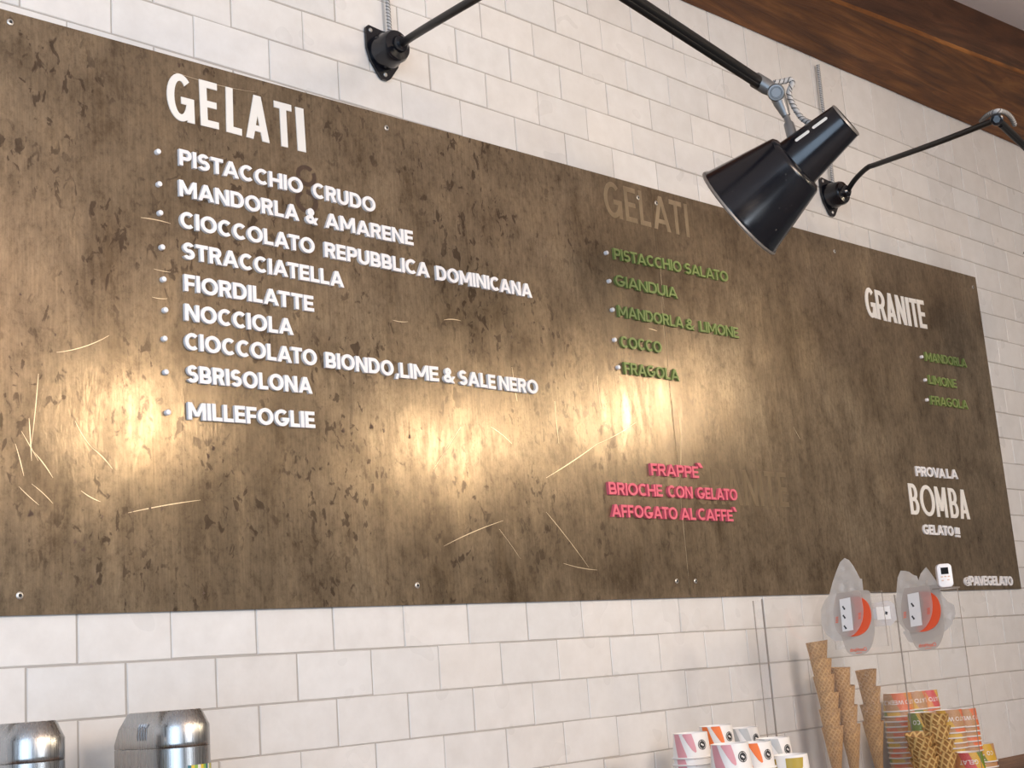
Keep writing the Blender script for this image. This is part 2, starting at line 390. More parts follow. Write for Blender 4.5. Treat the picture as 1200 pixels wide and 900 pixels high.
# ------------------------------------------------------------------ steel menu panels
BT = 0.004                     # panel thickness
seam = 9.24*T
def xz(px, py, d=BT): p = at(px, py, d); return (p.x, p.z)
tl = xz(-160, -28.6); tr_ = xz(1143, 325); br = xz(1197, 690.5); bl = xz(-160, 726.3)
xl = -0.42
def edge_z(a, b, x): return a[1] + (b[1]-a[1])*(x-a[0])/(b[0]-a[0])
a0 = at(0, 10, BT); a1 = at(1143, 325, BT); b0 = at(0, 722, BT); b1 = at(1197, 690, BT)
zt = lambda x: edge_z((a0.x,a0.z), (a1.x,a1.z), x)
zl = lambda x: edge_z((b0.x,b0.z), (b1.x,b1.z), x)
def panel(x0, x1, label, xr1=None):
    bm = bmesh.new(); xr = x1 if xr1 is None else xr1
    add_prism(bm, [(x0, zl(x0)), (xr, zl(xr)), (x1, zt(x1)), (x0, zt(x0))], -BT, -0.0012, 0, 1)
    o = link_mesh('steel_menu_panel', bm, [M['steel'], M['steel_edge']]); tag(o, label, 'menu board', 'steel menu panels'); return o
pan_l = panel(xl, seam-.00025, 'brown aged steel menu panel on the left, under the white GELATI heading')
pan_r = panel(seam+.00025, a1.x, 'brown aged steel menu panel on the right, under the GRANITE and BOMBA headings', b1.x)
def screw(px, py, par):
    p = at(px, py, BT); bm = bmesh.new()
    add_lathe(bm, [(0.0052,0),(0.0052,.0006),(0.0042,.0014),(0.0026,.0015)], (p.x,-BT,p.z), (0,-1,0), 18)
    add_lathe(bm, [(0.0026,.0015),(0.0012,.0004)], (p.x,-BT,p.z), (0,-1,0), 18, cap1=True, mat=1)
    link_mesh('screw', bm, [M['screw'], M['dark']], par, True)
for q in ((12,26),(453,150),(747.6,231.7),(23,698),(489,686),(793,681)): screw(*q, pan_l)
for q in ((769,238),(978,294.7),(1140,336.5),(815,681)): screw(*q, pan_r)

# ------------------------------------------------------------------ lettering
# every character is a union of straight strokes and elliptical ring sectors, cap height 1
NATW = dict(A=.98,B=.76,C=.92,D=.86,E=.66,F=.63,G=.96,H=.86,I=None,L=.61,M=1.06,N=.88,O=1.0,P=.73,R=.77,S=.71,T=.74,U=.82,V=.96,K=.84,W=1.3)
NATW.update({'&': .86, '@': 1.1, ',': .24, '!': None, '`': .34, '2': .68, '0': .78, '5': .70, '8': .72})
def strokes(ch, W, tv, th):
    Q = []
    def rect(x0, y0, x1, y1): Q.append([(x0,y0),(x1,y0),(x1,y1),(x0,y1)])
    def par(x0, y0, x1, y1, t): Q.append([(x0,y0),(x0+t,y0),(x1+t,y1),(x1,y1)])
    def arc(cx, cy, rx, ry, a0, a1):
        n = max(3, int(abs(a1-a0)/11)); p = [R(a0+(a1-a0)*k/n) for k in range(n+1)]; ix, iy = max(.01, rx-tv), max(.01, ry-th)
        for a, b in zip(p, p[1:]):
            Q.append([(cx+rx*math.cos(a), cy+ry*math.sin(a)), (cx+rx*math.cos(b), cy+ry*math.sin(b)), (cx+ix*math.cos(b), cy+iy*math.sin(b)), (cx+ix*math.cos(a), cy+iy*math.sin(a))])
    def bowl(y0, y1, x1):
        ry = (y1-y0)/2; rx = min(x1-tv*.9, max(ry, tv*1.15)); xc = x1-rx
        rect(0, y0, xc, y0+th); rect(0, y1-th, xc, y1); arc(xc, (y0+y1)/2, rx, ry, -90, 90)
    s = tv*1.06
    if ch == 'A': par(0,0,(W-s)/2,1,s); par(W-s,0,(W-s)/2,1,s); rect(W*.2,.19,W*.8,.19+th*.9)
    elif ch == 'B': rect(0,0,tv,1); bowl(0,.56,W); bowl(.56-th,1,W*.93)
    elif ch == 'C': arc(W/2,.5,W/2,.51,47,313)
    elif ch == 'D': rect(0,0,tv,1); bowl(0,1,W)
    elif ch == 'E': rect(0,0,tv,1); rect(0,0,W,th); rect(0,1-th,W*.98,1); rect(0,.5-th*.47,W*.92,.5+th*.47)
    elif ch == 'F': rect(0,0,tv,1); rect(0,1-th,W,1); rect(0,.45-th*.47,W*.92,.45+th*.47)
    elif ch == 'G': arc(W/2,.5,W/2,.51,47,340); rect(W-tv,.0 if tv < .18 else .30,W,.52); rect(W*.52,.52-th,W,.52)
    elif ch == 'H': rect(0,0,tv,1); rect(W-tv,0,W,1); rect(0,.5-th/2,W,.5+th/2)
    elif ch == 'I': rect(0,0,W,1)
    elif ch == 'L': rect(0,0,tv,1); rect(0,0,W,th)
    elif ch == 'M': rect(0,0,tv,1); rect(W-tv,0,W,1); par((W-s)/2,.20,0,1,s); par((W-s)/2,.20,W-s,1,s)
    elif ch == 'N': rect(0,0,tv,1); rect(W-tv,0,W,1); par(W-s,0,0,1,s)
    elif ch in 'O0': arc(W/2,.5,W/2,.51,0,360)
    elif ch == 'P': rect(0,0,tv,1); bowl(.34,1,W)
    elif ch == 'R': rect(0,0,tv,1); bowl(.38,1,W*.96); par(W-s*1.08,0,W*.42,.45,s*1.05)
    elif ch == 'S':
        r1, r2 = .255+th/4, .265+th/4; arc(W/2,1.01-r1,W*.47,r1,28,270); arc(W/2,r2-.01,W/2,r2,208,450)
    elif ch == 'T': rect((W-tv)/2,0,(W+tv)/2,1); rect(0,1-th,W,1)
    elif ch == 'U': rect(0,.4,tv,1); rect(W-tv,.4,W,1); arc(W/2,.4,W/2,.41,180,360)
    elif ch == 'V': par((W-s)/2,0,0,1,s); par((W-s)/2,0,W-s,1,s)
    elif ch == 'W': h = W/2+s*.2; par(h/2-s/2,0,0,1,s); par(h/2-s/2,0,h-s*.7,1,s); par(W-h/2-s/2,0,W-h+s*-.3,1,s); par(W-h/2-s/2,0,W-s,1,s)
    elif ch == 'K': rect(0,0,tv,1); par(tv*.6,.40,W-s*1.2,1,s*1.2); par(W-s*1.2,0,W*.30,.58,s*1.2)
    elif ch == '2': arc(W/2,.70,W/2,.31,-30,170); par(0,th*.6,W*.62,.60,s*1.1); rect(0,0,W,th)
    elif ch == '5': rect(W*.08,1-th,W*.95,1); rect(W*.08,.5,W*.08+tv,1); arc(W*.46,.33,W*.52,.34,-150,110)
    elif ch == '8': arc(W/2,.75,W*.44,.26,0,360); arc(W/2,.28,W/2,.29,0,360)
    elif ch == '&':
        arc(W*.42,.76,W*.27,.25,0,360); arc(W*.38,.27,W*.38,.28,60,335); par(W-s*1.15,0,W*.20,.66,s*1.05); par(W*.55,.10,W-s*.75,.46,s*.8)
    elif ch == '@':
        k = tv; tv, th = k*.55, th*.55; arc(W/2,.45,W/2,.5,0,315); arc(W*.48,.45,W*.27,.27,0,360); rect(W*.66,.2,W*.66+tv,.72); rect(W*.7,.18,W*.98,.18+th)
    elif ch == ',': par(0,-.14,W*.35,.24,W*.6)
    elif ch == '!': rect(0,.33,W,1); rect(0,0,W,.22)
    elif ch == '`': par(W*.45,.78,0,1.12,W*.55)
    return Q
GCACHE = {}
def glyph_mesh(ch, W, tv, th, depth, cap, m):
    """front at y=-depth, back at y=0, standing on z=0, left edge at x=0"""
    k = (ch, round(W,3), round(tv,3), round(th,3), round(depth,5), round(cap,5), m.name if m else '')
    if k in GCACHE: return GCACHE[k]
    P, E, F = [], [], []
    for q in strokes(ch, W, tv, th):
        ar = sum(q[i][0]*q[(i+1)%4][1]-q[(i+1)%4][0]*q[i][1] for i in range(4))
        if ar < 0: q = q[::-1]
        b = len(P); P += [Vector(p) for p in q]; F.append([b,b+1,b+2,b+3])
    v, e, f, ov, oe, of = delaunay_2d_cdt(P, [], F, 0, 1e-4)
    bm = bmesh.new(); vs = [bm.verts.new((p.x*cap, -depth, p.y*cap)) for p in v]
    for t, src in zip(f, of):
        if not src: continue
        fc = bm.faces.new([vs[i] for i in t]); fc.normal_update()
        if fc.normal.y > 0: fc.normal_flip()
    bmesh.ops.dissolve_limit(bm, angle_limit=R(.5), verts=bm.verts[:], edges=bm.edges[:])
    bmesh.ops.triangulate(bm, faces=[f for f in bm.faces if len(f.verts) > 4])
    if depth > 0:
        dup_ = bmesh.ops.duplicate(bm, geom=bm.faces[:]); bv = dup_['vert_map']; eb = [e for e in bm.edges if len(e.link_faces) == 1 and e.verts[0] in bv and e.verts[1] in bv and abs(e.verts[0].co.y+depth) < 1e-9]
        back = [g for g in dup_['geom'] if isinstance(g, bmesh.types.BMVert)]; bset = set(back)
        eb = [e for e in eb if e.verts[0] not in bset]
        for g in back: g.co.y = 0
        for e in eb: bm.faces.new((e.verts[0], e.verts[1], bv[e.verts[1]], bv[e.verts[0]]))
        bmesh.ops.recalc_face_normals(bm, faces=bm.faces[:])
    me = bpy.data.meshes.new('letter'); bm.to_mesh(me); bm.free()
    if m: me.materials.append(m)
    GCACHE[k] = me; return me
KERN = {'CA':-.12,'CC':-.07,'CH':-.08,'CI':-.07,'CO':-.08,'CR':-.07,'AT':-.10,'TA':-.10,'AV':-.14,'VA':-.14,'TO':-.04,'OT':-.04,'LA':.0,'AL':-.0,'RA':-.02,'AF':-.02,'PP':.0,'FR':-.0,'FA':-.1,'OV':-.05,'LT':-.1,'TT':.04}
def layout(txt, L, tv, gap):
    """letter widths and positions filling a length L (in cap heights)"""
    fixed = sum(tv for c in txt if NATW[c] is None) + sum(gap+KERN.get(a+b, 0) for a, b in zip(txt, txt[1:]))
    nat = sum(NATW[c] for c in txt if NATW[c] is not None); k = (L-fixed)/nat if nat else 1
    out = []; x = 0
    for i, c in enumerate(txt):
        if i: x += gap + KERN.get(txt[i-1]+c, 0)
        w = NATW[c]*k if NATW[c] is not None else tv
        out.append((c, x, w)); x += w
    return out, k
ORD = ['first','second','third','fourth','fifth','sixth','seventh','eighth','ninth','tenth','eleventh','twelfth','thirteenth','fourteenth','fifteenth','sixteenth','seventeenth','eighteenth','nineteenth','twentieth']
NAMECH = {'&':'ampersand','@':'at sign',',':'comma','!':'exclamation mark','`':'accent'}
OBJCH = {'&':'menu_ampersand',',':'menu_comma','@':'menu_at_sign','!':'menu_exclamation_mark','`':'menu_accent'}
def word(txt, p0, p1, cap, m, colour, where, group, tv=.245, th=.215, depth=0.0054, gap=.085, show=None):
    d = BT + depth; A = at(*p0, d); B = at(*p1, d)
    L = math.hypot(B.x-A.x, B.z-A.z); ang = math.atan2(B.z-A.z, B.x-A.x)
    if len(txt) == 1 and NATW[txt] is None: lay, k = [(txt, 0, L/cap)], 1
    else: lay, k = layout(txt, L/cap, tv, gap)
    if k < .72: lay, k = layout(txt, L/cap, tv*.86, gap*.55); tv *= .86
    for i, (ch, x, w) in enumerate(lay):
        me = glyph_mesh(ch, w, tv, th, depth, cap, m)
        o = bpy.data.objects.new('menu_letter' if ch.isalpha() else OBJCH[ch], me); C.objects.link(o)
        o.location = (A.x + x*cap*math.cos(ang), -BT, A.z + x*cap*math.sin(ang) + random.uniform(-.0004,.0004)); o.rotation_euler = (0, -ang + random.uniform(-.014,.014), 0)
        nch = f'letter {ch}' if ch.isalpha() else NAMECH[ch]
        if len(txt) == 1: lab = f'{colour} raised {nch} {where}'
        elif show is None: lab = f'{colour} raised {nch}, {ORD[i]} letter of {txt} {where}'
        else: lab = f'{colour} raised {nch}, {ORD[i]} {show} {where}'
        tag(o, lab, 'letter' if ch.isalpha() else 'symbol', group)
def bullet(px, py, label, group):
    p = at(px, py, BT+.006); bm = bmesh.new()
    add_lathe(bm, [(0.0045,0),(0.0045,.0055),(0.0038,.0068),(0.002,.0072)], (0,0,0), (0,-1,0), 18, cap1=True)
    o = link_mesh('bullet_dot', bm, M['white'], None, True, (p.x,-BT,p.z)); tag(o, label, 'bullet point', group)
CAP = 0.0272
WG = 'white menu letters of the left list'
def ww(t, p0, p1, where='in the left list', **k): word(t, p0, p1, CAP, M['white'], 'white', where, WG, **k)
ww('PISTACCHIO', (210.5,193), (355.5,227.5)); ww('CRUDO', (367,231.3), (440.5,249))
ww('MANDORLA', (210.6,229.4), (351,258.8)); ww('&', (358.5,260.5), (373,264), 'between MANDORLA and AMARENE')
ww('AMARENE', (381.6,266.6), (485,288))
ww('CIOCCOLATO', (211.5,266.3), (369.3,297.8), 'on the REPUBBLICA line'); ww('REPUBBLICA', (381,300.6), (504,325.4)); ww('DOMINICANA', (512,327.6), (624,349))
ww('STRACCIATELLA', (214.6,302.4), (403.6,337))
def fiordilatte():
    # the word stands with a gap before its last two letters
    word('FIORDILAT', (216.6,340.6), (340.2,360.6), CAP, M['white'], 'white', 'beginning FIORDILATTE, left list', WG)
    word('TE', (342.0,361.2), (368.4,365.4), CAP, M['white'], 'white', 'ending FIORDILATTE, left list', WG)
fiordilatte()
ww('NOCCIOLA', (217,375.4), (344.4,393))
ww('CIOCCOLATO', (217,409.4), (372,429), 'on the BIONDO line'); ww('BIONDO', (382,430.4), (462,440.8)); ww(',', (463.6,441.6), (468.6,442.3), 'between BIONDO and LIME')
ww('LIME', (469.6,442.2), (515,447.2)); ww('&', (520.4,447.8), (533.6,449.6), 'between LIME and SALE'); ww('SALE', (538.4,450.3), (581.6,456.2)); ww('NERO', (585.6,456.6), (631.4,461.8))
ww('SBRISOLONA', (219.6,447.6), (366.6,461.4)); ww('MILLEFOGLIE', (221,491.2), (369.8,502))
for (x, y), n in zip(((186,177.4),(187.4,215.4),(188.6,249.2),(190.8,289.4),(192.4,327),(194.4,363),(193.6,396.6),(195.2,435.8),(197.6,483)),
                     ('PISTACCHIO CRUDO','MANDORLA & AMARENE','CIOCCOLATO REPUBBLICA','STRACCIATELLA','FIORDILATTE','NOCCIOLA','CIOCCOLATO BIONDO','SBRISOLONA','MILLEFOGLIE')):
    bullet(x, y, f'small white round bullet left of {n} in the left list', 'bullets of the left list')
GG = 'green menu letters of the middle list'
def gw(t, p0, p1, where='in the middle list', **k): word(t, p0, p1, 0.0248, M['green'], 'green', where, GG, tv=.22, th=.19, **k)
gw('PISTACCHIO', (720.3,303.7), (799.3,319.2)); gw('SALATO', (803.5,320.2), (854.2,330.8)); gw('GIANDUIA', (721.8,334.5), (794.8,350))
gw('MANDORLA', (725.2,370.7), (801.7,384.6)); gw('&', (804.5,385.3), (814.8,387.2), 'between MANDORLA and LIMONE'); gw('LIMONE', (821.2,388.3), (866.5,396.3))
gw('COCCO', (728.3,406.8), (776.5,413.8)); gw('FRAGOLA', (732.5,437.7), (796.8,446.2))
for (x, y), n in zip(((711.7,296),(714.9,329.2),(718.8,362.8),(721.3,398),(725.5,430.2)), ('PISTACCHIO SALATO','GIANDUIA','MANDORLA & LIMONE','COCCO','FRAGOLA')):
    bullet(x, y, f'small white round bullet left of green {n} in the middle list', 'bullets of the middle list')
GR = 'green menu letters of the right list'
def rw(t, p0, p1): word(t, p0, p1, 0.0250, M['green'], 'green', 'under GRANITE at the right', GR, tv=.22, th=.19)
rw('MANDORLA', (1085.8,422.8), (1133.7,430.4)); rw('LIMONE', (1089.8,449.8), (1122,455)); rw('FRAGOLA', (1092.2,473.9), (1135.3,479.4))
for (x, y), n in zip(((1081.1,418),(1085.3,445.1),(1087.4,468.4)), ('MANDORLA','LIMONE','FRAGOLA')):
    bullet(x, y, f'small white round bullet left of green {n} under GRANITE', 'bullets of the right list')
PG = 'pink menu letters'
def pw(t, p0, p1, where='in the pink lines', cap=0.0252): word(t, p0, p1, cap, M['pink'], 'pink', where, PG, tv=.23, th=.20, depth=0.0065)
pw('FRAPPE', (763.8,556.7), (819.6,560.3)); pw('BRIOCHE', (714.3,579.5), (777.3,582.0)); pw('CON', (783.7,582.6), (812.5,584.2)); pw('GELATO', (817.8,584.3), (865,586.7))
pw('AFFOGATO', (717.7,605.5), (794.8,608.8)); pw('AL', (798.7,609), (816.3,609.6)); pw('CAFFE', (819,609.5), (859.8,610.8))
pw('`', (818.6,560.6), (825.6,561), 'after FRAPPE', 0.030); pw('`', (860.4,612), (865.2,612.2), 'after CAFFE', 0.030)
# flat cut-out headings
def head(chars, cap, where, group, tv, th):
    for i, (ch, p0, p1) in enumerate(chars):
        A = at(*p0, BT+.0015); B = at(*p1, BT+.0015); L = math.hypot(B.x-A.x, B.z-A.z)
        me = glyph_mesh(ch, L/cap, tv, th, .0016, cap, M['vinyl'])
        o = bpy.data.objects.new('heading_letter', me); C.objects.link(o); o.location = (A.x, -BT, A.z); o.rotation_euler = (0, -math.atan2(B.z-A.z, B.x-A.x), 0)
        tag(o, f'large white flat letter {ch}, {ORD[i]} letter of the {where}', 'letter', group)
head([('G',(196.6,137.6),(228.5,145.4)),('E',(235.6,146.7),(256.8,151.8)),('L',(265.5,154.2),(283.7,159.2)),('A',(288.8,160.4),(316.1,167.9)),('T',(323.5,169.5),(344,174.5)),('I',(349.3,176.4),(358.8,178.6))],
     0.0795, 'GELATI heading at the upper left', 'letters of the left heading', .170, .150)
head([('G',(1016.8,370.8),(1028.6,373.3)),('R',(1029.2,373.8),(1040,376.4)),('A',(1040.9,376.6),(1052,378.9)),('N',(1053.2,379.2),(1063.6,381.3)),('I',(1065.2,381.6),(1068.9,382.3)),('T',(1069.9,382.5),(1078.3,383.9)),('E',(1078.9,383.9),(1087.1,385.5))],
     0.0805, 'GRANITE heading at the right', 'letters of the right heading', .175, .150)
head([('B',(1068.3,602.6),(1078.7,603.6)),('O',(1081,603.9),(1097.8,605.3)),('M',(1099.1,605.5),(1111.7,606.6)),('B',(1115.0,606.8),(1124.8,607.6)),('A',(1126.6,607.8),(1137.2,608.6))],
     0.0812, 'word BOMBA at the lower right', 'letters of the word between the small lines', .175, .125)
BG = 'small white letters at the lower right'
def sw(t, p0, p1, where, cap=0.026, show=None): word(t, p0, p1, cap, M['white'], 'small white', where, BG, depth=.004, show=show)
sw('PROVA', (1074.8,557.7), (1108.7,560.4), 'above BOMBA'); sw('LA', (1110.8,560.6), (1123.4,561.4), 'above BOMBA')
sw('GELATO', (1083,625.8), (1118.5,628.2), 'below BOMBA'); sw('!!!', (1120.8,629), (1129.6,630.2), 'after GELATO below BOMBA', show='of three')
def handle():
    for a, b, t, w in ((1131.3,1138.2,'@','starting the line at the lower right board corner'),):
        word(t, (a,686.2), (b,686.2), 0.0235, M['white'], 'small white', w, BG, depth=.004)
    word('PAVEGELATO', (1137.6,686.0), (1188,686.2), 0.0257, M['white'], 'small white', 'right of the at sign, board corner', BG, depth=.004, gap=0.03, show='of the line')
handle()
def worn_seam():
    rnd = random.Random(4)
    for z0, z1, w in ((zl(seam)+.02, zl(seam)+.30, .0016), (zl(seam)+.30, zl(seam)+.46, .0030), (zl(seam)+.46, zl(seam)+.66, .0018)):
        bm = bmesh.new(); n = 14; lo, hi = [], []
        for k in range(n+1):
            z = z0+(z1-z0)*k/n; e = w*min(1, 4*k/n+.1, 4*(n-k)/n+.1); lo.append((seam-.0006-e*rnd.uniform(.6,1.2), z)); hi.append((seam-.0005, z))
        add_prism(bm, lo+hi[::-1], -BT-.00015, -BT+.0002); link_mesh('worn_seam', bm, M['wear'], pan_l)
M['wear'] = mat('worn_edge', (0.40,0.32,0.22), 0.4, 0.5); worn_seam()
# pale ghosts of letters once fixed to the steel, dark stains, scratches: marks of the panels
def decal(par, name, poly_list, m, th=0.00025):
    bm = bmesh.new()
    for poly in poly_list: add_prism(bm, poly, -BT-th, -BT+0.0004)
    return link_mesh(name, bm, m, par)
def ghost(txt, p0, p1, cap):
    A = at(*p0, BT); B = at(*p1, BT); lay, k = layout(txt, (B.x-A.x)/cap, .15, .12); bm = bmesh.new()
    for ch, x, w in lay:
        me = glyph_mesh(ch, w, .15, .14, .0003, cap, None); b = bmesh.new(); b.from_mesh(me)
        for v in b.verts: v.co = (v.co.x + A.x + x*cap, v.co.y - BT, v.co.z + A.z + (B.z-A.z)*x*cap/(B.x-A.x))
        tmp = bpy.data.meshes.new('t'); b.to_mesh(tmp); b.free(); bm.from_mesh(tmp); bpy.data.meshes.remove(tmp)
    return bm
def make_ghost_mat(name, lo, hi, sc, c0, c1):
    m = mat(name, (0.33,0.265,0.195), 0.5, 0.6); t = NT(m); v = t.coord()
    c = t.ramp(t.noise(t.coord('Object', (1,1,0.4)), sc, 5, 0.7), [(lo, c0), (hi, c1)]); t.l(c, t.b.inputs['Base Color'])
    return m
M['ghost1'] = make_ghost_mat('pale_letter_residue', 0.36, 0.62, 26, (0.24,0.184,0.12), (0.345,0.27,0.183)); M['ghost2'] = make_ghost_mat('faint_letter_residue', 0.50, 0.68, 40, (0.225,0.170,0.110), (0.27,0.208,0.137))
b = ghost('GELATI', (709.5,252), (808.5,278.5), 0.079); link_mesh('heading_residue', b, M['ghost1'], pan_r)['label'] = 'pale ghost of the removed word GELATI'
b = ghost('GRANITE', (815,590), (925,594), 0.080); link_mesh('faint_residue', b, M['ghost2'], pan_r)
def eight():
    bm = bmesh.new()
    for (cx, cy, rx, rz) in ((359,206,.0215,.019),(359.5,236,.0245,.022)):
        p = at(cx, cy, BT); n = 36
        for k in range(n):
            if (k in (3,4,20) and cy < 220) or (k in (9,10,11,26,27) and cy > 220): continue
            a, c = 2*math.pi*k/n, 2*math.pi*(k+1)/n; w = 0.6
            add_prism(bm, [(p.x+rx*math.cos(a), p.z+rz*math.sin(a)), (p.x+rx*math.cos(c), p.z+rz*math.sin(c)), (p.x+rx*w*math.cos(c), p.z+rz*w*math.sin(c)), (p.x+rx*w*math.cos(a), p.z+rz*w*math.sin(a))], -BT-.0002, -BT+.0003)
    link_mesh('numeral_stain', bm, M['dark_stain'], pan_l)
eight()
def scratches():
    rnd = random.Random(11)
    L = [((45,438),(37,520)),((37,540),(34,490)),((18,520),(28,558)),((25,505),(45,540)),((40,530),(62,560)),((22,570),(46,592)),((37,567),(62,590)),((88,493),(108,525)),((108,525),(132,550)),((150,601),(235,586)),((66,413),(128,393)),((95,575),(118,588)),((203,84),(300,108)),((508,550),(540,500)),((575,500),(600,520)),((640,600),(690,665)),((520,640),(590,610)),((700,520),(745,495)),((520,375),(540,376)),((760,385),(770,388)),((930,500),(938,515)),((460,375),(478,377)),((600,430),(606,470)),((650,470),(655,520)),((795,480),(797,560)),((774,300),(779,365)),((782,440),(786,470)),((640,560),(700,520)),((585,620),(610,655)),((660,660),(700,668)),((700,440),(704,480)),((165,255),(200,262)),((180,315),(200,319)),((178,348),(196,350))]
    for (a, c) in L:
        P, Q = at(*a, BT), at(*c, BT); n = 7; w = 0.0006*rnd.uniform(.7,1.5); bow = rnd.uniform(-.004,.004); bm = bmesh.new()
        t = Vector((Q.x-P.x, Q.z-P.z)); nn = Vector((-t.y, t.x)).normalized(); lo, hi = [], []
        for k in range(n+1):
            s = k/n; q = Vector((P.x, P.z)) + t*s + nn*(bow*4*s*(1-s)*t.length/.08); ww_ = w*(0.25+3*s*(1-s)); lo.append(tuple(q-nn*ww_)); hi.append(tuple(q+nn*ww_))
        add_prism(bm, lo + hi[::-1], -BT-.00015, -BT+.0002); link_mesh('scratch', bm, M['scratch'], pan_l if max(P.x, Q.x) < seam else pan_r)
    spots = [(210,76,5),(480,512,4),(494,502,3),(402,505,6),(435,500,6),(450,504,5),(36,602,6),(94,581,3),(88,635,4),(98,644,5),(239,695,3),(107,687,4),(72,672,3),(120,605,3),(24,345,3),(65,392,3),(540,380,2),(519,386,2),(244,534,5),(176,596,4),(190,596,4),(250,525,5),(290,610,3),(340,585,3),(155,598,3),(268,480,3),(560,330,4),(600,395,4),(640,300,3)]
    for (x, y, s) in spots:
        p = at(x, y, BT); rr = 0.0008*s; n = 11; ph = rnd.uniform(0,6); bm = bmesh.new()
        poly = [(p.x + rr*math.cos(2*math.pi*k/n)*(0.75+.4*math.sin(k*2.1+ph)), p.z + 1.25*rr*math.sin(2*math.pi*k/n)*(0.75+.35*math.cos(k*1.7+ph))) for k in range(n)]
        add_prism(bm, poly, -BT-.0002, -BT+.0003); link_mesh('dark_spot', bm, M['dark_stain'], pan_l)
scratches()

# ------------------------------------------------------------------ jointed wall lamps
def cable(bm, pts, r, n=10, fleck=True, turns=None):
    P = smooth_path(pts, n); add_tube(bm, P, r, 10)
    if not fleck: return
    ln = sum((b-a).length for a, b in zip(P, P[1:])); turns = turns or ln/0.020
    for ph in (0, math.pi):
        q = []; s = 0; N = max(20, int(turns*14)); seg = [0]
        for a, b in zip(P, P[1:]): seg.append(seg[-1] + (b-a).length)
        for k in range(N+1):
            d = ln*k/N; i = max(0, min(len(P)-2, next((j for j in range(len(seg)-1) if seg[j+1] >= d), len(P)-2)))
            f = (d-seg[i])/max(1e-9, seg[i+1]-seg[i]); c = P[i].lerp(P[i+1], f); x, y, _ = frame_of(P[i+1]-P[i])
            a = ph + 2*math.pi*turns*k/N; q.append(c + (x*math.cos(a)+y*math.sin(a))*r*0.92)
        add_tube(bm, q, r*0.22, 5, 1)
def wall_lamp(br, hub, arm_pts, elbow, sleeve, knuckle, neck, pin, mouth, tip, label, rope_top, r1=0.0075, r2=0.0115):
    t = thing('wall_lamp', label, 'lamp', br, 'black jointed wall lamps'); L = lambda p: Vector(p) - br
    # wall bracket: a shield shaped plate, a round housing and a ball hub
    bm = bmesh.new()
    sh = [(-.040,.040),(-.034,.046),(0,.043),(.034,.046),(.040,.040),(.040,0),(.033,-.022),(.013,-.049),(.006,-.054),(-.006,-.054),(-.013,-.049),(-.033,-.022),(-.040,0)]
    add_prism(bm, sh, -.006, -.0008); o = link_mesh('wall_bracket', bm, M['black'], t)
    bm = bmesh.new(); add_lathe(bm, [(.034,.005),(.034,.018),(.031,.026),(.031,.040),(.028,.046),(.016,.049),(.015,.058),(.010,.062)], (0,0,0), (0,-1,0), 36, cap1=True)
    link_mesh('pivot_housing', bm, M['black'], t, True)
    for x, z in ((-.030,.036),(.030,.036),(0,-.044)):
        bm = bmesh.new(); add_lathe(bm, [(.0042,.006),(.0042,.0072),(.003,.0082)], (x,0,z), (0,-1,0), 14, cap1=True); link_mesh('screw', bm, M['screw'], o, True)
    bm = bmesh.new(); add_tube(bm, smooth_path([L(hub)] + [L(p) for p in arm_pts] + [L(elbow)], 10), r1, 16); link_mesh('lower_arm', bm, M['black_arm'], t, True)
    d = (Vector(sleeve)-Vector(elbow)).normalized()
    bm = bmesh.new(); vd = (CAM-Vector(elbow)).normalized(); nrm = vd
    add_lathe(bm, [(.009,-.016),(.0125,-.014),(.0130,-.010),(.0130,.010),(.0125,.014),(.009,.016)], L(elbow), nrm, 28, True, True)
    add_lathe(bm, [(.0075,-.019),(.0075,.019)], L(elbow), nrm, 6, True, True); link_mesh('elbow_joint', bm, M['black'], t, True)
    bm = bmesh.new(); off = frame_of(d)[0]
    add_tube(bm, [L(elbow), L(sleeve)], r2, 18); add_tube(bm, [L(elbow)+d*.03-Vector((0,0,r2*.75)), L(sleeve)-d*.005-Vector((0,0,r2*.75))], r2*.55, 12)
    link_mesh('upper_arm', bm, M['black_arm'], t, True)
    # cast swivel between arm and shade
    bm = bmesh.new(); kd = (Vector(knuckle)-Vector(sleeve)); kl = kd.length; vdir = (CAM-Vector(knuckle)).normalized(); ax = vdir
    add_lathe(bm, [(.0125,-.012),(.0150,-.009),(.0150,kl*.45),(.0125,kl*.8),(.010,kl)], L(sleeve), kd, 24, True, True)
    add_lathe(bm, [(.0135,-.016),(.0165,-.013),(.0165,.018),(.0145,.021),(.0115,.0212),(.0108,.0195),(.0095,.0195),(.0088,.0215)], L(knuckle), ax, 28, True, True)
    nd = Vector(neck)-Vector(knuckle); add_lathe(bm, [(.0145,0),(.0135,nd.length*.45),(.0085,nd.length*.93),(.008,nd.length)], L(knuckle), nd, 24, True, True)
    link_mesh('swivel_joint', bm, M['cast'], t, True)
    bm = bmesh.new(); pd = Vector(pin)-Vector(neck); add_lathe(bm, [(.0062,-.004),(.0062,pd.length*.25),(.0095,pd.length*.35),(.0105,pd.length*1.0)], L(neck), pd, 20, True, True); link_mesh('shade_stem', bm, M['cast'], t, True)
    # shade: neck cylinder, shoulder, flaring bell and rolled rim
    axis = Vector(mouth)-Vector(tip); ln = axis.length; ax = axis.normalized(); q = ln/164.0; o0 = L(tip)
    prof = [(0,1.5),(14,1.0),(17,-2),(21,-3),(23,-1),(23.5,2),(31.5,69),(32,72),(37,73),(41,75.5),(42.5,79),(63,158),(64.5,160),(65,163),(63.5,164.5),(62,163)]
    bm = bmesh.new(); add_lathe(bm, [(r*q, s*q) for r, s in prof], o0, ax, 64)
    inner = [(62,163),(60.5,158),(40,79),(30,73),(29,70),(21,4)]
    shd = link_mesh('shade', bm, M['black'], t, True)
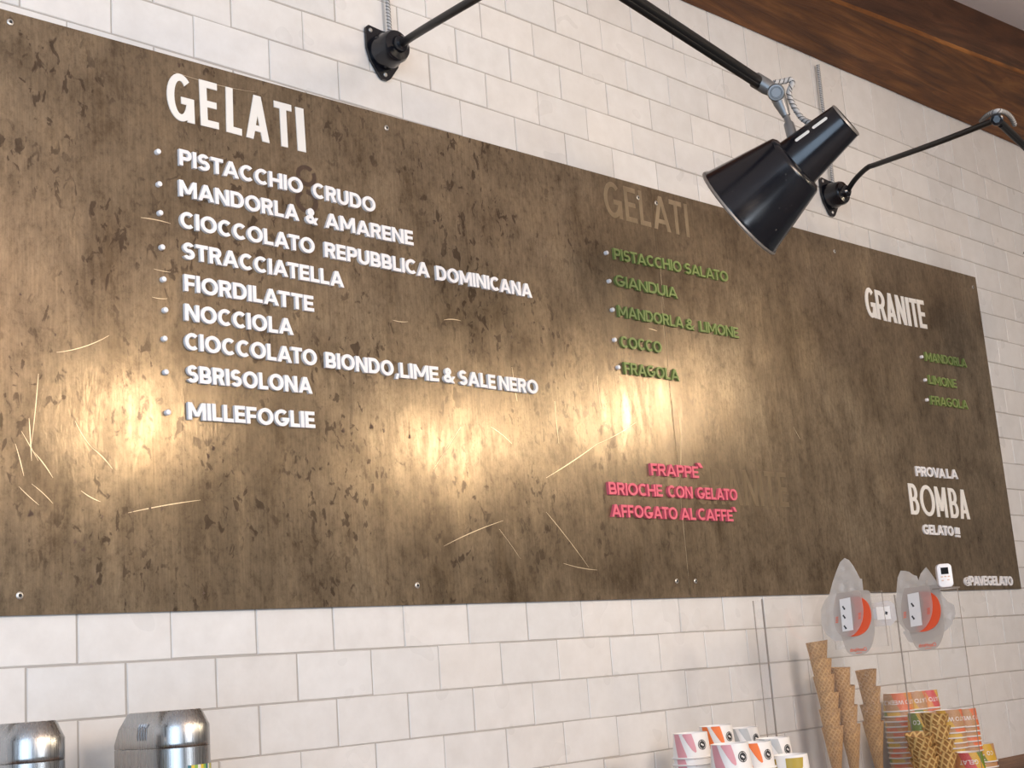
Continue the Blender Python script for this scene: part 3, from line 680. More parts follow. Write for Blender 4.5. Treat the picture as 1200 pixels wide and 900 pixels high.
    bm = bmesh.new(); add_lathe(bm, [(r*q*.985, s*q) for r, s in inner], o0, ax, 64); link_mesh('reflector', bm, mat('white_enamel_inside', (0.75,0.73,0.70), 0.3), shd, True)
    bm = bmesh.new(); add_lathe(bm, [(65.3*q,161.5*q),(66.3*q,163.6*q),(65.2*q,165.6*q),(63.4*q,165.2*q)], o0, ax, 64); link_mesh('chipped_rim', bm, M['chip'], shd, True)
    bm = bmesh.new(); add_lathe(bm, [(21.2*q,-3.3*q),(23.0*q,-2.6*q),(23.9*q,-.6*q)], o0, ax, 48); link_mesh('worn_collar', bm, M['chip'], shd, True)
    # two long vent slots along the neck, on the upper side towards the viewer
    upv = (up - ax*up.dot(ax)).normalized(); vw = -fw; vw = (vw - ax*vw.dot(ax)).normalized(); rad = (upv*0.62 + vw*0.78).normalized()
    for s0, s1 in ((14,30),(39,54)):
        bm = bmesh.new(); n = 12; w = 2.3*q; tang = ax.cross(rad).normalized(); pts = []
        for k in range(n):
            a = 2*math.pi*k/n; e = (s1 if math.cos(a) > 0 else s0)*q + math.cos(a)*w; y = math.sin(a)*w
            r_ = (23.5 + (e/q-2)*8/67.0)*q + .0006
            pts.append(o0 + ax*e + (rad*math.cos(y/r_) + tang*math.sin(y/r_))*r_)
        f = bm.faces.new([bm.verts.new(p) for p in pts]); r = bmesh.ops.extrude_face_region(bm, geom=[f])
        for g in r['geom']:
            if isinstance(g, bmesh.types.BMVert): g.co -= rad*.0018
        bmesh.ops.recalc_face_normals(bm, faces=bm.faces[:]); link_mesh('vent_slot', bm, M['vinyl'], shd)
    bm = bmesh.new(); add_lathe(bm, [(12*q,60*q),(13*q,90*q),(22*q,112*q),(27*q,128*q),(22*q,146*q),(8*q,154*q),(0.5*q,155*q)], o0, ax, 24); link_mesh('bulb', bm, M['bulb'], t, True)
    # braided cable: loop at the swivel and the run up the wall
    k_, s_ = L(knuckle), L(neck)
    return t, L, q, ax
brA = at(447.5, 63, 0); knA = dep(909.5, 108.5, 2.665)
mA, tA = dep(866, 250, 2.69), dep(990, 142, 2.61)
elA = dep(653, -58, 2.02)
lampA, LA, qA, axA = wall_lamp(brA, brA+Vector((0,-.057,-.001)), [brA+(elA-brA)*.35], elA, dep(889, 96, 2.675), knA, dep(921.5, 136, 2.655), dep(929, 162, 2.645), mA, tA,
    'black jointed wall lamp with its bell shade hanging before the tiles', None)
brB = at(971, 231, 0); hubB = brB+Vector((0,-.057,0)); elB = at(1168, 140, .64); kk = at(1016, 197, .15)
dv = knA - elA; knB = elB + dv; sh_ = knB - knA
lampB, LB, qB, axB = wall_lamp(brB, hubB, [at(1002, 210.5, .09), kk, at(1030,191.5,.20), at(1100, 166.5, .44)], elB, dep(889,96,2.675)+sh_, knB, dep(921.5,136,2.655)+sh_, dep(929,162,2.645)+sh_, mA+sh_, tA+sh_,
    'black wall lamp arm at the right, bracket behind the hanging shade', None, .0066, .0085)
def lamp_cables():
    bm = bmesh.new()
    cable(bm, [LA(dep(x, y, z)) for x, y, z in ((907,97,2.685),(917.5,95.5,2.69),(926,93.5,2.69),(928.5,98,2.69),(924.5,109,2.69),(929.5,123.5,2.685),(939.5,138.5,2.67),(951,145,2.65))], 0.0052)
    link_mesh('cable', bm, [M['rope'], M['rope_dark']], lampA, True)
    bm = bmesh.new(); x0, z0 = brA.x+.012, brA.z+.030
    cable(bm, [LA((x0, -.012, z0)), LA((x0-.001, -.012, z0+.12)), LA((x0+.001, -.012, z0+.25)), LA((x0, -.012, ZB+9.2*T))], 0.0042, 14, turns=26)
    link_mesh('cable', bm, [M['rope'], M['rope_dark']], lampA, True)
    bm = bmesh.new(); p0 = at(958.5, 76, .010); p1 = Vector((brB.x+.012, -.010, brB.z+.030))
    cable(bm, [LB(p1), LB(p1.lerp(p0,.3)+Vector((.004,0,0))), LB(p1.lerp(p0,.65)-Vector((.002,0,0))), LB(p0)], 0.0042, 14, turns=26)
    link_mesh('cable', bm, [M['rope'], M['rope_dark']], lampB, True)
    bm = bmesh.new()
    cable(bm, [LB(at(x, y, d)) for x, y, d in ((1150,142,.56),(1156,136,.60),(1163,132,.63),(1171,130,.645),(1179,132.5,.64),(1185,138,.63),(1189,146,.62))], 0.0052)
    link_mesh('cable', bm, [M['rope'], M['rope_dark']], lampB, True)
lamp_cables()

# ------------------------------------------------------------------ paper cups
def cone_pt(ang, h, H_, r0, r1, off=0.0):
    r = r0 + (r1-r0)*h/H_ + off; return Vector((r*math.sin(ang), -r*math.cos(ang), h))
def patch(bm, poly, H_, r0, r1, off=0.00025, step=4):
    """poly: (angle in degrees from the front, height fraction from the cup's upper end)"""
    VS = 65.0; pts = [Vector((a, h*VS)) for a, h in poly]; P = []
    for a, b in zip(pts, pts[1:]+pts[:1]):
        n = max(1, int((b-a).length/step)); P += [a.lerp(b, k/n) for k in range(n)]
    xs = [p.x for p in P]; ys = [p.y for p in P]; inner = []
    x = math.ceil(min(xs)/step)*step
    while x < max(xs):
        for k in range(1, 12): inner.append(Vector((x, min(ys)+(max(ys)-min(ys))*k/12)))
        x += step
    n = len(P); ar = sum(a.x*b.y-b.x*a.y for a, b in zip(P, P[1:]+P[:1]))
    if ar < 0: P = P[::-1]
    v, e, f, ov, oe, of = delaunay_2d_cdt(P+inner, [], [list(range(n))], 0, 1e-5); f = [t for t, q in zip(f, of) if q]
    vs = [bm.verts.new(cone_pt(R(q.x), H_*(1-q.y/VS), H_, r0, r1, off)) for q in v]
    for t in f:
        try: bm.faces.new([vs[i] for i in t])
        except ValueError: pass
    bmesh.ops.recalc_face_normals(bm, faces=bm.faces[:])
    for fc in bm.faces:
        c = fc.calc_center_median()
        if fc.normal.dot(Vector((c.x, c.y, 0))) < 0: fc.normal_flip()
def cup_body(H_, r0, r1, side, seg=40):
    bm = bmesh.new(); uvl = bm.loops.layers.uv.new('UVMap'); rows = [(r0+(r1-r0)*k/4, H_*k/4) for k in range(5)]
    rings = [[bm.verts.new((r*math.sin(2*math.pi*i/seg), -r*math.cos(2*math.pi*i/seg), h)) for i in range(seg)] for r, h in rows]
    for k in range(4):
        for i in range(seg):
            j = (i+1) % seg; f = bm.faces.new((rings[k][i], rings[k][j], rings[k+1][j], rings[k+1][i])); f.material_index = 0
            for lp, (u, v) in zip(f.loops, ((i,k),(i+1,k),(i+1,k+1),(i,k+1))): lp[uvl].uv = (u/seg, v/4)
    prev = rings[-1]
    for r, h in ((r1-.0014, H_), (r1-.0022, H_-.005), (0.0012, H_-.0052)):
        g = [bm.verts.new((r*math.sin(2*math.pi*i/seg), -r*math.cos(2*math.pi*i/seg), h)) for i in range(seg)]
        for i in range(seg):
            j = (i+1) % seg; bm.faces.new((prev[i], prev[j], g[j], g[i])).material_index = 1
        prev = g
    return bm
def cup_rim(r0, w=0.0017, seg=40):
    bm = bmesh.new(); n = 8; rr = [[bm.verts.new(((r0+.0008+w*math.cos(2*math.pi*k/n))*math.sin(2*math.pi*i/seg), -(r0+.0008+w*math.cos(2*math.pi*k/n))*math.cos(2*math.pi*i/seg), w+w*math.sin(2*math.pi*k/n))) for k in range(n)] for i in range(seg)]
    for i in range(seg):
        for k in range(n):
            bm.faces.new((rr[i][k], rr[(i+1)%seg][k], rr[(i+1)%seg][(k+1)%n], rr[i][(k+1)%n]))
    bmesh.ops.recalc_face_normals(bm, faces=bm.faces[:]); return bm
def petal_cup(colour_mat, kind):
    H_, r0, r1 = 0.0445, 0.0345, 0.0308
    t = thing('paper_cup', '', 'cup'); link_mesh('cup_body', cup_body(H_, r0, r1, None), [M['cardwhite'], M['cardwhite']], t, True); link_mesh('rolled_rim', cup_rim(r0), M['cardwhite'], t, True)
    if kind == 'petal':
        polys = ([(-67,.02),(-42,.02),(-37,.15),(-28,.45),(-18,.78),(-13,.99),(-45,.99),(-56,.5)], [(-28,.05),(-24,.02),(4,.02),(9,.25),(14,.55),(15,.72),(11,.76),(2,.66),(-10,.42),(-20,.2)])
    else:
        polys = ([(-14,.10),(46,.10),(40,.45),(22,.78),(0,.97),(-12,.97)], [(-80,.2),(-50,.12),(-44,.5),(-60,.95),(-80,.95)])
    for q in polys:
        bm = bmesh.new(); patch(bm, q, H_, r0, r1); link_mesh('printed_petal', bm, colour_mat, t, True)
    if kind == 'petal':
        c, h, sa, sh2 = 37, .47, 15.5, .20
        bm = bmesh.new(); patch(bm, [(c+sa*math.cos(2*math.pi*k/20), h+sh2*math.sin(2*math.pi*k/20)) for k in range(20)], H_, r0, r1, .0004, 4); lg = link_mesh('round_logo', bm, M['ink'], t, True)
        bm = bmesh.new()
        for k in range(26):      # ring of tiny lettering strokes
            a0, a1 = 2*math.pi*(k+.15)/26, 2*math.pi*(k+.7)/26
            if k in (6, 19): continue
            patch(bm, [(c+sa*r*math.cos(a), h+sh2*r*math.sin(a)) for r, a in ((.70,a0),(.86,a0),(.86,a1),(.70,a1))], H_, r0, r1, .0006, 30)
        for dx, dy in ((-.16,-.08),(.16,.10)):
            patch(bm, [(c+sa*(dx+.17*math.cos(2*math.pi*k/10+.5)), h+sh2*(dy+.2*math.sin(2*math.pi*k/10+.5))) for k in range(10)], H_, r0, r1, .0006, 30)
        link_mesh('logo_mark', bm, M['cardwhite'], lg, True)
        bm = bmesh.new(); add_box(bm, (-.013,-.010,H_-.0050),(.009,-.004,H_-.0046)); link_mesh('base_print', bm, M['ink'], t)
    return t
def fest_cup(text):
    H_, r0, r1 = 0.042, 0.035, 0.0312
    t = thing('paper_cup', '', 'cup'); link_mesh('cup_body', cup_body(H_, r0, r1, None), [M['print'], M['cardwhite']], t, True); link_mesh('rolled_rim', cup_rim(r0), M['cardwhite'], t, True)
    if text:
        bm = bmesh.new(); cap = .0095; lay, _ = layout(text.replace(' ', 'I'), .93*len(text), .17, .13); width = (lay[-1][1]+lay[-1][2])*cap; ang0 = width/2/r0
        for (c_, x, w), ch in zip(lay, text):
            if ch == ' ': continue
            b = bmesh.new(); b.from_mesh(glyph_mesh(ch, w, .17, .16, 0, cap, None))
            for v in b.verts: v.co = cone_pt(ang0 - (x*cap+v.co.x)/r0, H_*.62 - v.co.z, H_, r0, r1, .0005)     # upside down: the cup stands on its mouth
            tmp = bpy.data.meshes.new('t'); b.to_mesh(tmp); b.free(); bm.from_mesh(tmp); bpy.data.meshes.remove(tmp)
        bmesh.ops.recalc_face_normals(bm, faces=bm.faces[:])
        for f in bm.faces:
            c = f.calc_center_median()
            if f.normal.dot(Vector((c.x,c.y,0))) < 0: f.normal_flip()
        link_mesh('lettering', bm, M['cardwhite'], t)
    return t
def bare(cup):
    """body and rim only, for the cups low in a stack that show nothing but their rims"""
    t = thing('paper_cup', '', 'cup'); 
    for ch in cup.children:
        if ch.name.split('.')[0] in ('cup_body', 'rolled_rim', 'printed_petal'): copy_tree(ch, t)
    return t
def drop(o):
    for c in list(o.children): drop(c)
    bpy.data.objects.remove(o)
def face_camera(p): return math.atan2(CAM.x-p.x, -(CAM.y-p.y))
def stack(proto, low, top, H_, pitch, turn, kind_label, where, group, jitter=0.12, shown=1, face=None):
    h = top.z - CT; n = max(2, int(round((h-H_)/pitch))+1); pitch = (h-H_)/(n-1); base = face_camera(top); rnd = random.Random(int(top.x*1e4))
    for k in range(n):
        o = copy_tree(proto if k < shown else low); o.location = (top.x + (rnd.uniform(-.0002,.0002) if k else 0), top.y + (rnd.uniform(-.0002,.0002) if k else 0), top.z-H_-k*pitch)
        o.rotation_euler = (0, 0, base + R(turn) + (rnd.uniform(-jitter, jitter) if k else 0)); nth = ORD[k] if k < len(ORD) else None
        for ch in o.children:
            if ch.name.startswith('lettering'): ch.rotation_euler.z = base + R(face or 0) - o.rotation_euler.z
        if k == 0: lab = f'{kind_label}, topmost of {where}'
        elif k < 4: lab = f'{kind_label}, {nth} from top of {where}'
        else: lab = f'{kind_label}, low in {where}'
        tag(o, lab, 'cup', group)
P = {}
for k, m in (('rose','rose'),('or','orangeprint'),('gr','greyprint')): P[k] = petal_cup(M[m], 'petal')
P['ol'] = petal_cup(M['olive'], 'leaf')
lowc = {k: bare(v) for k, v in P.items()}
WGp = 'white petal cups at the bottom middle'
for key, px, py, d, turn, kl, wh in (
    ('rose', 808.5, 858.5, .20, 0, 'rose petalled white cup', 'the leftmost cup stack'),
    ('or', 838.5, 850, .15, 10, 'orange petalled white cup', 'the stack behind the rose ones'),
    ('gr', 869.5, 852.5, .14, 14, 'silver petalled white cup', 'the stack right of the back orange one'),
    ('rose', 854.5, 871, .39, 0, 'rose petalled white cup', 'the stack right of the leftmost'),
    ('or', 882, 869.5, .34, 10, 'orange petalled white cup', 'the front orange stack'),
    ('gr', 905, 864.5, .28, 14, 'silver petalled white cup', 'the stack by the clear screen edge'),
    ('ol', 925, 884, .37, 0, 'mustard printed white cup', 'the rightmost white cup stack')):
    stack(P[key], lowc[key], at(px, py, d), 0.0445, 0.0118, turn, kl, wh, WGp)
F1, F2, F3 = fest_cup('GELATO WEEK 2025'), fest_cup('CO'), fest_cup('GELAT'); FL = bare(F1)
WGf = 'coloured festival cups by the waffle cones'
for proto, px, py, d, turn, face, kl, wh in (
    (F1, 1051, 812, .085, -163, 8, 'orange and tan cup', 'the stack right of the thin cones'),
    (F1, 1067, 810.5, .085, -80, -10, 'yellow and orange cup', 'the middle back stack'),
    (F1, 1082, 809, .085, -240, -5, 'orange and red cup', 'the right back stack'),
    (F2, 1080, 834.5, .17, -42, -25, 'green and yellow cup', 'the stack behind the coarse cones'),
    (F1, 1110.5, 831.5, .155, -85, 5, 'yellow cup', 'the half hidden stack by the coarse cones'),
    (F1, 1127, 830.5, .155, -104, 20, 'yellow and orange cup', 'the stack right of the coarse cones'),
    (F2, 1148, 871.5, .15, -24, 38, 'green and yellow cup', 'the low stack farthest right'),
    (F3, 1134, 881, .215, -288, 0, 'pink and red cup', 'the short stack before the rightmost')):
    stack(proto, FL, at(px, py, d), 0.042, 0.0117, turn, kl, wh, WGf, 1.7, 1, face)
for o in list(P.values()) + list(lowc.values()) + [F1, F2, F3, FL]: drop(o)

# ------------------------------------------------------------------ waffle cones
def cone(name, r0, L_, m, flap, seg=44):
    bm = bmesh.new(); uvl = bm.loops.layers.uv.new('UVMap'); rows = 9; tot = 2*math.pi + 0.9; tw = 1.5
    def pt(i, k, inset):
        phi = tot*i/seg; s = k/rows
        top = flap*(0.5-abs(i/seg-.55))*2*0.9 - flap*.4
        z = L_*(1-s) + top*(1-s)**2
        r = max(.0012, (r0*(1 - s*.985)) + .0017*(phi/tot) - inset); th = phi + tw*s
        return Vector((r*math.sin(th), -r*math.cos(th), z))
    for inset, flip in ((0, False), (.0016, True)):
        g = [[bm.verts.new(pt(i, k, inset)) for k in range(rows+1)] for i in range(seg+1)]
        for i in range(seg):
            for k in range(rows):
                q = (g[i][k], g[i][k+1], g[i+1][k+1], g[i+1][k])
                f = bm.faces.new(q if not flip else q[::-1])
                uv = [(tot*a/seg*r0, L_*b/rows) for a, b in ((i,k),(i,k+1),(i+1,k+1),(i+1,k))]
                for lp, w in zip(f.loops, uv if not flip else uv[::-1]): lp[uvl].uv = w
        if not flip: outer = g
        else:
            for i in range(seg): bm.faces.new((outer[i][0], outer[i+1][0], g[i+1][0], g[i][0]))
            for k in range(rows):
                bm.faces.new((outer[0][k], g[0][k], g[0][k+1], outer[0][k+1])); bm.faces.new((outer[seg][k], outer[seg][k+1], g[seg][k+1], g[seg][k]))
    o = link_mesh(name, bm, m, None, True); return o
c1 = cone('waffle_cone', 0.0228, 0.150, M['waffle'], 0.006); c2 = cone('waffle_cone', 0.0290, 0.085, M['bigwaffle'], 0.012)
def cones(proto, px, py, d, L_, pitch, kl, where, group, lean=0.0, seed=0):
    top = at(px, py, d); h = top.z-CT; n = int(round((h-L_)/pitch))+1; pitch = (h-L_)/max(1, n-1); rnd = random.Random(seed)
    for k in range(n):
        o = proto.copy(); C.objects.link(o); zz = top.z-L_-k*pitch
        o.location = (top.x+rnd.uniform(-.0012,.0012)+lean*k*pitch*.69, top.y+rnd.uniform(-.0012,.0012)-lean*k*pitch*.72, zz)
        o.rotation_euler = (rnd.uniform(-.02,.02), rnd.uniform(-.02,.02), rnd.uniform(0, 6.28))
        lab = f'{kl}, topmost of {where}' if k == 0 else f'{kl}, {ORD[k]} from the top of {where}'
        tag(o, lab, 'cone', group)
CG = 'waffle cones in nested stacks'
cones(c1, 958, 752, .075, .150, .0365, 'tan waffle cone', 'the tallest leftmost cone stack', CG, .05, 1)
cones(c1, 985.5, 782.5, .095, .150, .0365, 'tan waffle cone', 'the second stack from the left', CG, .03, 2)
cones(c1, 1014.5, 785.5, .105, .150, .0365, 'tan waffle cone', 'the third stack from the left', CG, .04, 3)
cones(c2, 1094, 837, .31, .085, .0280, 'coarse golden waffle cone', 'the leaning stack', CG, .10, 4)
cones(c2, 1077, 861, .315, .085, .0280, 'coarse golden waffle cone', 'the lower left stack', CG, .08, 5)
bpy.data.objects.remove(c1); bpy.data.objects.remove(c2)

# ------------------------------------------------------------------ clear acrylic screen
DS = 0.235
pA = at(893, 703, DS); pB = at(1048, 691, DS); pB.z = pA.z + .006
XS = pB.x; pC = at(1122, 689.5, DS)
def d_for(px, py, x):      # distance from the wall at which a pixel's line of sight crosses the given x
    v = ray(px, py); return -(CAM.y + v.y*(x-CAM.x)/v.x)
DN = d_for(1122, 689, XS)
scr = thing('acrylic_screen', 'clear acrylic screen standing round the cones and cups', 'screen', (pA.x, -DS, CT))
def sheet(name, lo, hi, par, edge=0.0022):
    bm = bmesh.new(); add_box(bm, lo, hi)
    for f in bm.faces:
        if f.calc_area() < 0.6*max(g.calc_area() for g in bm.faces): f.material_index = 1
    return link_mesh(name, bm, [M['acrylic'], M['acrylic_edge']], par)
O = Vector((pA.x, -DS, CT))
sheet('front_sheet', (0,-.002,0), (XS-pA.x-.002,.002,pA.z-CT+.002), scr)
sheet('left_return', (-.001,.002,0), (.003,.022,pA.z-CT), scr)
ztop = at(1122, 689, DN).z
sheet('side_sheet', (XS-pA.x-.002,-(DN-DS),0), (XS-pA.x+.002,.002,ztop-CT), scr)
sheet('ledge', (XS-pA.x-.030,-(DN-DS),ztop-CT), (XS-pA.x+.012,-(DN-DS)+.042,ztop-CT+.003), scr)
xf = 1.545; d_ = d_for(1036, 715, xf)
sheet('hanging_fin', (xf-pA.x-.0015,-(d_-DS),at(1000,760,.29).z-CT), (xf-pA.x+.0015,-.002,pA.z-CT+.004), scr)

# white timer on the ledge
tm = thing('digital_timer', 'small white digital timer on the clear ledge below the board corner', 'timer', (XS-.008, -DN+.022, ztop+.0032)); tm.rotation_euler = (0,0,R(-50))
bm = bmesh.new()
def round_rect(w, h, r, n=7):
    out = []
    for cx, cz, a in ((w-r, h-r, 0), (-w+r, h-r, 90), (-w+r, r, 180), (w-r, r, 270)):
        out += [(cx + r*math.cos(R(a+90*k/n)), cz + r*math.sin(R(a+90*k/n))) for k in range(n+1)]
    return out
lv = [(0.9,-.0092),(0.965,-.0086),(1.0,-.0070),(1.0,.0085),(0.95,.010)]; rg = []
for sc_, y in lv: rg.append([bm.verts.new((x*sc_, y, .0248+(z-.0248)*sc_)) for x, z in round_rect(.0155, .0496, .0085)])
for a, b in zip(rg, rg[1:]):
    for i in range(len(a)): bm.faces.new((a[i], a[(i+1)%len(a)], b[(i+1)%len(a)], b[i]))
bm.faces.new(rg[0]); bm.faces.new(rg[-1][::-1]); bmesh.ops.recalc_face_normals(bm, faces=bm.faces[:])
link_mesh('timer_body', bm, M['white'], tm, True)
bm = bmesh.new(); add_box(bm, (-.0078,-.0096,.0275),(.0078,-.0088,.0415)); link_mesh('screen', bm, M['lcd'], tm)
for x, z in ((-.0072,.0222),(0,.0226),(.0072,.0222),(-.0065,.0145),(.0055,.0155)):
    bm = bmesh.new(); add_box(bm, (x-.0024,-.0097,z-.0013),(x+.0024,-.0088,z+.0013)); bevel_all(bm, .0004, 1); link_mesh('button', bm, M['button'], tm)

# glove holders with crumpled film gloves
def crumple(poly, y0, thick, amp, seed, m, name, spacing=.0045):
    pts = [Vector(p) for p in poly]; P = []
    for a, b in zip(pts, pts[1:]+pts[:1]):
        n = max(1, int((b-a).length/spacing)); P += [a.lerp(b, k/n) for k in range(n)]
    n = len(P); xs = [p.x for p in P]; zs = [p.y for p in P]; inner = []
    rnd = random.Random(seed); x = min(xs)
    while x < max(xs):
        z = min(zs)
        while z < max(zs): inner.append(Vector((x+rnd.uniform(-.3,.3)*spacing, z+rnd.uniform(-.3,.3)*spacing))); z += spacing
        x += spacing
    v, e, f, *_ = delaunay_2d_cdt(P+inner, [(i,(i+1)%n) for i in range(n)], [list(range(n))], 1, 1e-6)
    bm = bmesh.new()
    def edge_d(q): return min((q-p).length for p in P)
    for sgn in (1, -1):
        vs = []
        for q in v:
            t = min(1, edge_d(q)/.02); w = noise.noise(Vector((q.x*55, q.y*55, seed*3.1+sgn)))
            rdg = 1-abs(noise.noise(Vector((q.x*38+4, q.y*38, seed+7*sgn))))*2.2
            vs.append(bm.verts.new((q.x, y0 + sgn*thick*math.sqrt(t) + amp*t**.5*(w*.8+rdg*.6), q.y)))
        for tri in f:
            fc = bm.faces.new([vs[i] for i in tri]) if len(set(tri)) == len(tri) else None
    o = link_mesh(name, bm, m, None); 
    for p in o.data.polygons: p.use_smooth = True
    return o
CR = 8.19
def hp(cx, cy): return ((cx - .14*(cy-328) - 270)*.000248, -(cy-328)*.000223)
def rounded(pts, n=5):
    p3 = smooth_path([Vector((x,y,0)) for x, y in pts+pts[:1]], n); return [(p.x, p.y) for p in p3[:-1]]
def glove_holder(origin, label, marks, scale=1.0):
    t = thing('glove_holder', label, 'glove holder', origin, 'clear glove holders on the screen'); t.rotation_euler = (0,0,R(-90)); t.scale = (scale,)*3
    def plate(name, pts, y0, y1, m, par=t, smooth=4):
        bm = bmesh.new(); add_prism(bm, rounded([hp(*q) for q in pts], smooth) if smooth else [hp(*q) for q in pts], y0, y1); return link_mesh(name, bm, m, par)
    plate('back_plate', [(85,245),(180,236),(300,236),(400,245),(425,330),(450,480),(465,620),(445,740),(400,815),(330,842),(250,838),(195,800),(160,720),(130,640),(85,560),(68,450),(70,330)], -.0135, -.0120, M['clear_tab'])
    plate('orange_insert', [(232,288),(290,290),(345,310),(400,365),(430,455),(425,545),(385,620),(315,657),(240,662),(205,640),(262,560),(272,440),(255,340)], -.0150, -.0138, M['orange'])
    fp = plate('front_plate', [(95,240),(200,238),(318,240),(348,330),(364,450),(340,560),(280,640),(205,662),(130,632),(85,560),(66,450),(72,330)], -.0190, -.0176, M['clear_plate'])
    lb = plate('paper_label', [(125,300),(232,290),(270,602),(163,610)], -.0198, -.0192, M['paper'], t, 0)
    bm = bmesh.new()
    for cx, cy in marks:
        for dx, dy, w, h in ((-9,-12,9,9),(6,10,10,10),(-1,-1,9,7)):
            add_prism(bm, [hp(cx+dx-w,cy+dy-h*.4),(hp(cx+dx+w*.5,cy+dy-h)),hp(cx+dx+w,cy+dy+h*.5),hp(cx+dx-w*.4,cy+dy+h)], -.0201, -.0197)
    link_mesh('printed_mark', bm, M['ink'], lb)
    bm = bmesh.new()       # orange lettering, seen from the back of the plastic so it reads mirrored
    x0, z0 = hp(228, 806); x1, z1 = hp(392, 800)
    cu = bpy.data.curves.new('g', 'FONT'); cu.body = 'CleanHands'; cu.offset = .012; tmo = bpy.data.objects.new('g', cu); C.objects.link(tmo); bpy.context.view_layer.update()
    me = bpy.data.meshes.new_from_object(tmo.evaluated_get(bpy.context.evaluated_depsgraph_get())); bpy.data.objects.remove(tmo); bpy.data.curves.remove(cu)
    lo = min(v.co.x for v in me.vertices); hi = max(v.co.x for v in me.vertices); k = (x1-x0)/(hi-lo)
    for v in me.vertices: v.co = (x1 - (v.co.x-lo)*k, -.0139, z0 + v.co.y*k*1.3)
    bm.from_mesh(me); bpy.data.meshes.remove(me)
    add_prism(bm, [hp(285,822),hp(345,819),hp(345,823),hp(285,826)], -.0139, -.0135)
    bmesh.ops.recalc_face_normals(bm, faces=bm.faces[:]); link_mesh('orange_lettering', bm, M['orange'], t)
    for cx, cy in ((104,495),(330,478)):
        bm = bmesh.new()
        for q in range(4): add_prism(bm, [hp(cx-14,cy-28+q*16),hp(cx+12,cy-32+q*16),hp(cx+12,cy-25+q*16),hp(cx-14,cy-21+q*16)], -.0193, -.0189)
        link_mesh('orange_print', bm, M['orange'], fp)
    return t
dR = d_for(1087, 698, XS); orR = Vector((XS-.0025, -dR, at(1087, 698, dR).z))
glove_holder(orR, 'clear glove holder with orange insert and paper label, under the white timer', ((178,405),(185,525)))
dL = d_for(1007, 706, xf); orL = Vector((xf-.002, -dL, at(1007, 704, dL).z))
glove_holder(orL, 'clear glove holder with orange insert, above the two left cone stacks', ((172,385),(178,470),(190,570)), 0.93)
def bag(poly, origin, label, seed, scale=1.0):
    o = crumple([hp(*q) for q in poly], -.0072, .0020, .0050, seed, M['bag'], 'film_glove_bundle'); o.location = origin; o.rotation_euler = (0,0,R(-90)); o.scale = (scale,)*3
    tag(o, label, 'plastic gloves', 'crumpled film gloves')
bag([(-8,230),(0,130),(28,66),(70,72),(112,86),(150,118),(188,135),(203,178),(222,118),(250,84),(276,60),(300,90),(330,135),(372,200),(405,280),(430,335),(482,402),(540,440),(556,520),(525,610),(470,668),(420,700),(330,740),(200,770),(110,745),(58,650),(80,640),(20,560),(-5,450),(-12,320)], orR,
    'crumpled translucent film gloves in the holder under the timer', 2)
bag([(-10,240),(20,130),(60,20),(95,-60),(140,-95),(185,-70),(230,-10),(268,60),(300,120),(320,125),(335,250),(330,380),(300,480),(380,520),(330,640),(220,690),(60,700),(-40,620),(-90,520),(-95,380),(-60,300)], orL,
    'crumpled translucent film gloves rising to a point over the left holder', 5, 0.93)
# small white price card on its own clear plate, between the holders
tc = thing('card_holder', 'small clear holder with a white card between the two glove holders', 'card holder', at(1032, 719, DS+.022))
tc.rotation_euler = (0,0,R(-60))
bm = bmesh.new(); add_prism(bm, [(-.030,.022),(.020,.026),(.030,.018),(.032,-.014),(.018,-.026),(-.022,-.026)], -.002, -.0005); link_mesh('clear_back', bm, M['clear_plate'], tc)
bm = bmesh.new(); add_prism(bm, [(-.008,.014),(.020,.014),(.020,-.013),(-.008,-.013)], -.003, -.0022); link_mesh('card', bm, M['paper'], tc)
bm = bmesh.new(); add_prism(bm, [(-.020,.011),(-.0085,.011),(-.0085,-.010),(-.020,-.010)], -.003, -.0022); link_mesh('grey_panel', bm, M['greycard'], tc)
bm = bmesh.new(); add_prism(bm, [(.010,.004),(.015,.002),(.013,-.004),(.009,-.002)], -.0034, -.003); link_mesh('printed_mark', bm, M['ink'], tc)

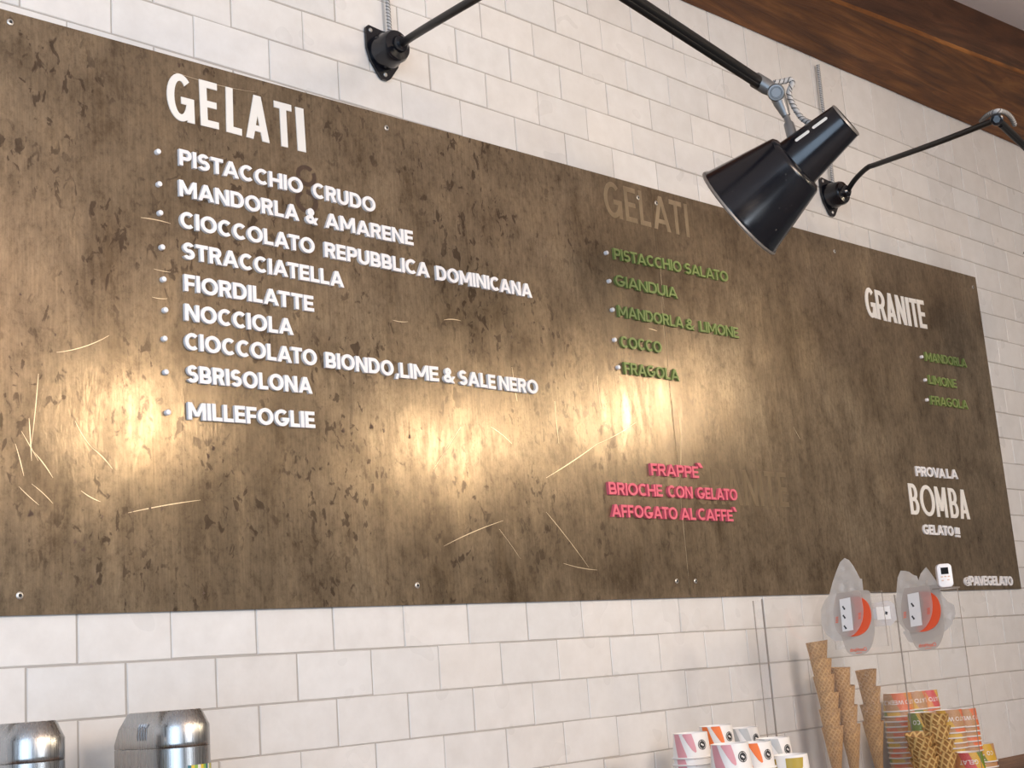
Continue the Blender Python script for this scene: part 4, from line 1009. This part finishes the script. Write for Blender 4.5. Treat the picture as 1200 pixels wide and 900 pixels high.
# ------------------------------------------------------------------ stainless dispensers
def dispenser(loc, label):
    t = thing('steel_dispenser', label, 'dispenser', loc, 'brushed steel dispensers'); Hh = -0.147 + ZB - CT
    r, Ln = .0397, .097
    def outline(rr, back, n=18, xin=0.0):
        pts = [(-rr+xin, back)] + [(rr*math.cos(R(180+180*k/n))*(1 if True else 1), rr*math.sin(R(180+180*k/n))) for k in range(n+1)] + [(rr-xin, back)]
        return pts
    bm = bmesh.new()
    def loft(levels):
        rings = [[bm.verts.new((x, y, z)) for x, y in outl] for outl, z in levels]
        for a, b in zip(rings, rings[1:]):
            n = len(a)
            for i in range(n): bm.faces.new((a[i], a[(i+1)%n], b[(i+1)%n], b[i]))
        bm.faces.new(rings[0][::-1]); bm.faces.new(rings[-1]); return rings
    zs = Hh-.047
    loft([(outline(r, Ln), 0), (outline(r, Ln), zs-.0008), (outline(r-.0007, Ln-.0007), zs)])
    bmesh.ops.recalc_face_normals(bm, faces=bm.faces[:]); link_mesh('container', bm, M['inox'], t, True)
    bm = bmesh.new()
    # lid: straight skirt, front bevelled cone, back corner cut at a slant
    loft([(outline(r-.0005, Ln-.0005), zs+.0004), (outline(r, Ln), zs+.0012), (outline(r, Ln), zs+.006), (outline(r, Ln-.012), Hh-.021), (outline(r-.009, Ln-.034, xin=-.008), Hh-.0015), (outline(r-.0105, Ln-.036, xin=-.007), Hh)])
    bmesh.ops.recalc_face_normals(bm, faces=bm.faces[:]); lid = link_mesh('lid', bm, M['inox'], t, True)
    for k in range(4):
        bm = bmesh.new(); y = .036 - k*.0064
        add_tube(bm, [(-r-.0002, y, Hh-.036), (-r-.0006, y-.0006, Hh-.028), (-r-.0004, y-.002, Hh-.020), (-r+.0012, y-.004, Hh-.0145)], [.0010,.0013,.0013,.0009], 8); link_mesh('vent_rib', bm, mat('polished_rib', (0.78,0.79,0.82), 0.15, 1.0) if k == 0 else bpy.data.materials['polished_rib'], lid, True)
    bm = bmesh.new(); n = 14; zt_ = Hh-.0705; zb2 = zt_-.05; rr = r+.0004
    a = [bm.verts.new((rr*math.sin(R(-18+95*k/n)), -rr*math.cos(R(-18+95*k/n)), zt_)) for k in range(n+1)]; b = [bm.verts.new((rr*math.sin(R(-18+95*k/n)), -rr*math.cos(R(-18+95*k/n)), zb2)) for k in range(n+1)]
    for k in range(n): bm.faces.new((a[k], b[k], b[k+1], a[k+1])).material_index = (0,1,2,3,1,2,0,3,2,1,0,3,2,1)[k]
    bmesh.ops.recalc_face_normals(bm, faces=bm.faces[:]); link_mesh('colourful_label', bm, [mat('teal_print', (0.03,0.16,0.20), .5), mat('yellow_print', (0.7,0.5,0.05), .5), mat('lime_print', (0.25,0.42,0.08), .5), mat('cream_print', (0.75,0.7,0.6), .5)], t, True)
    return t
dm = .17
p = at(209.6, 850, dm); dispenser((p.x, -dm, CT), 'brushed steel dispenser with vent ribs on its side, right of the pair')
p = at(36, 850, dm); dispenser((p.x, -dm, CT), 'brushed steel dispenser cut by the lower left corner, left of the pair')
SC.cycles.transparent_max_bounces = 32
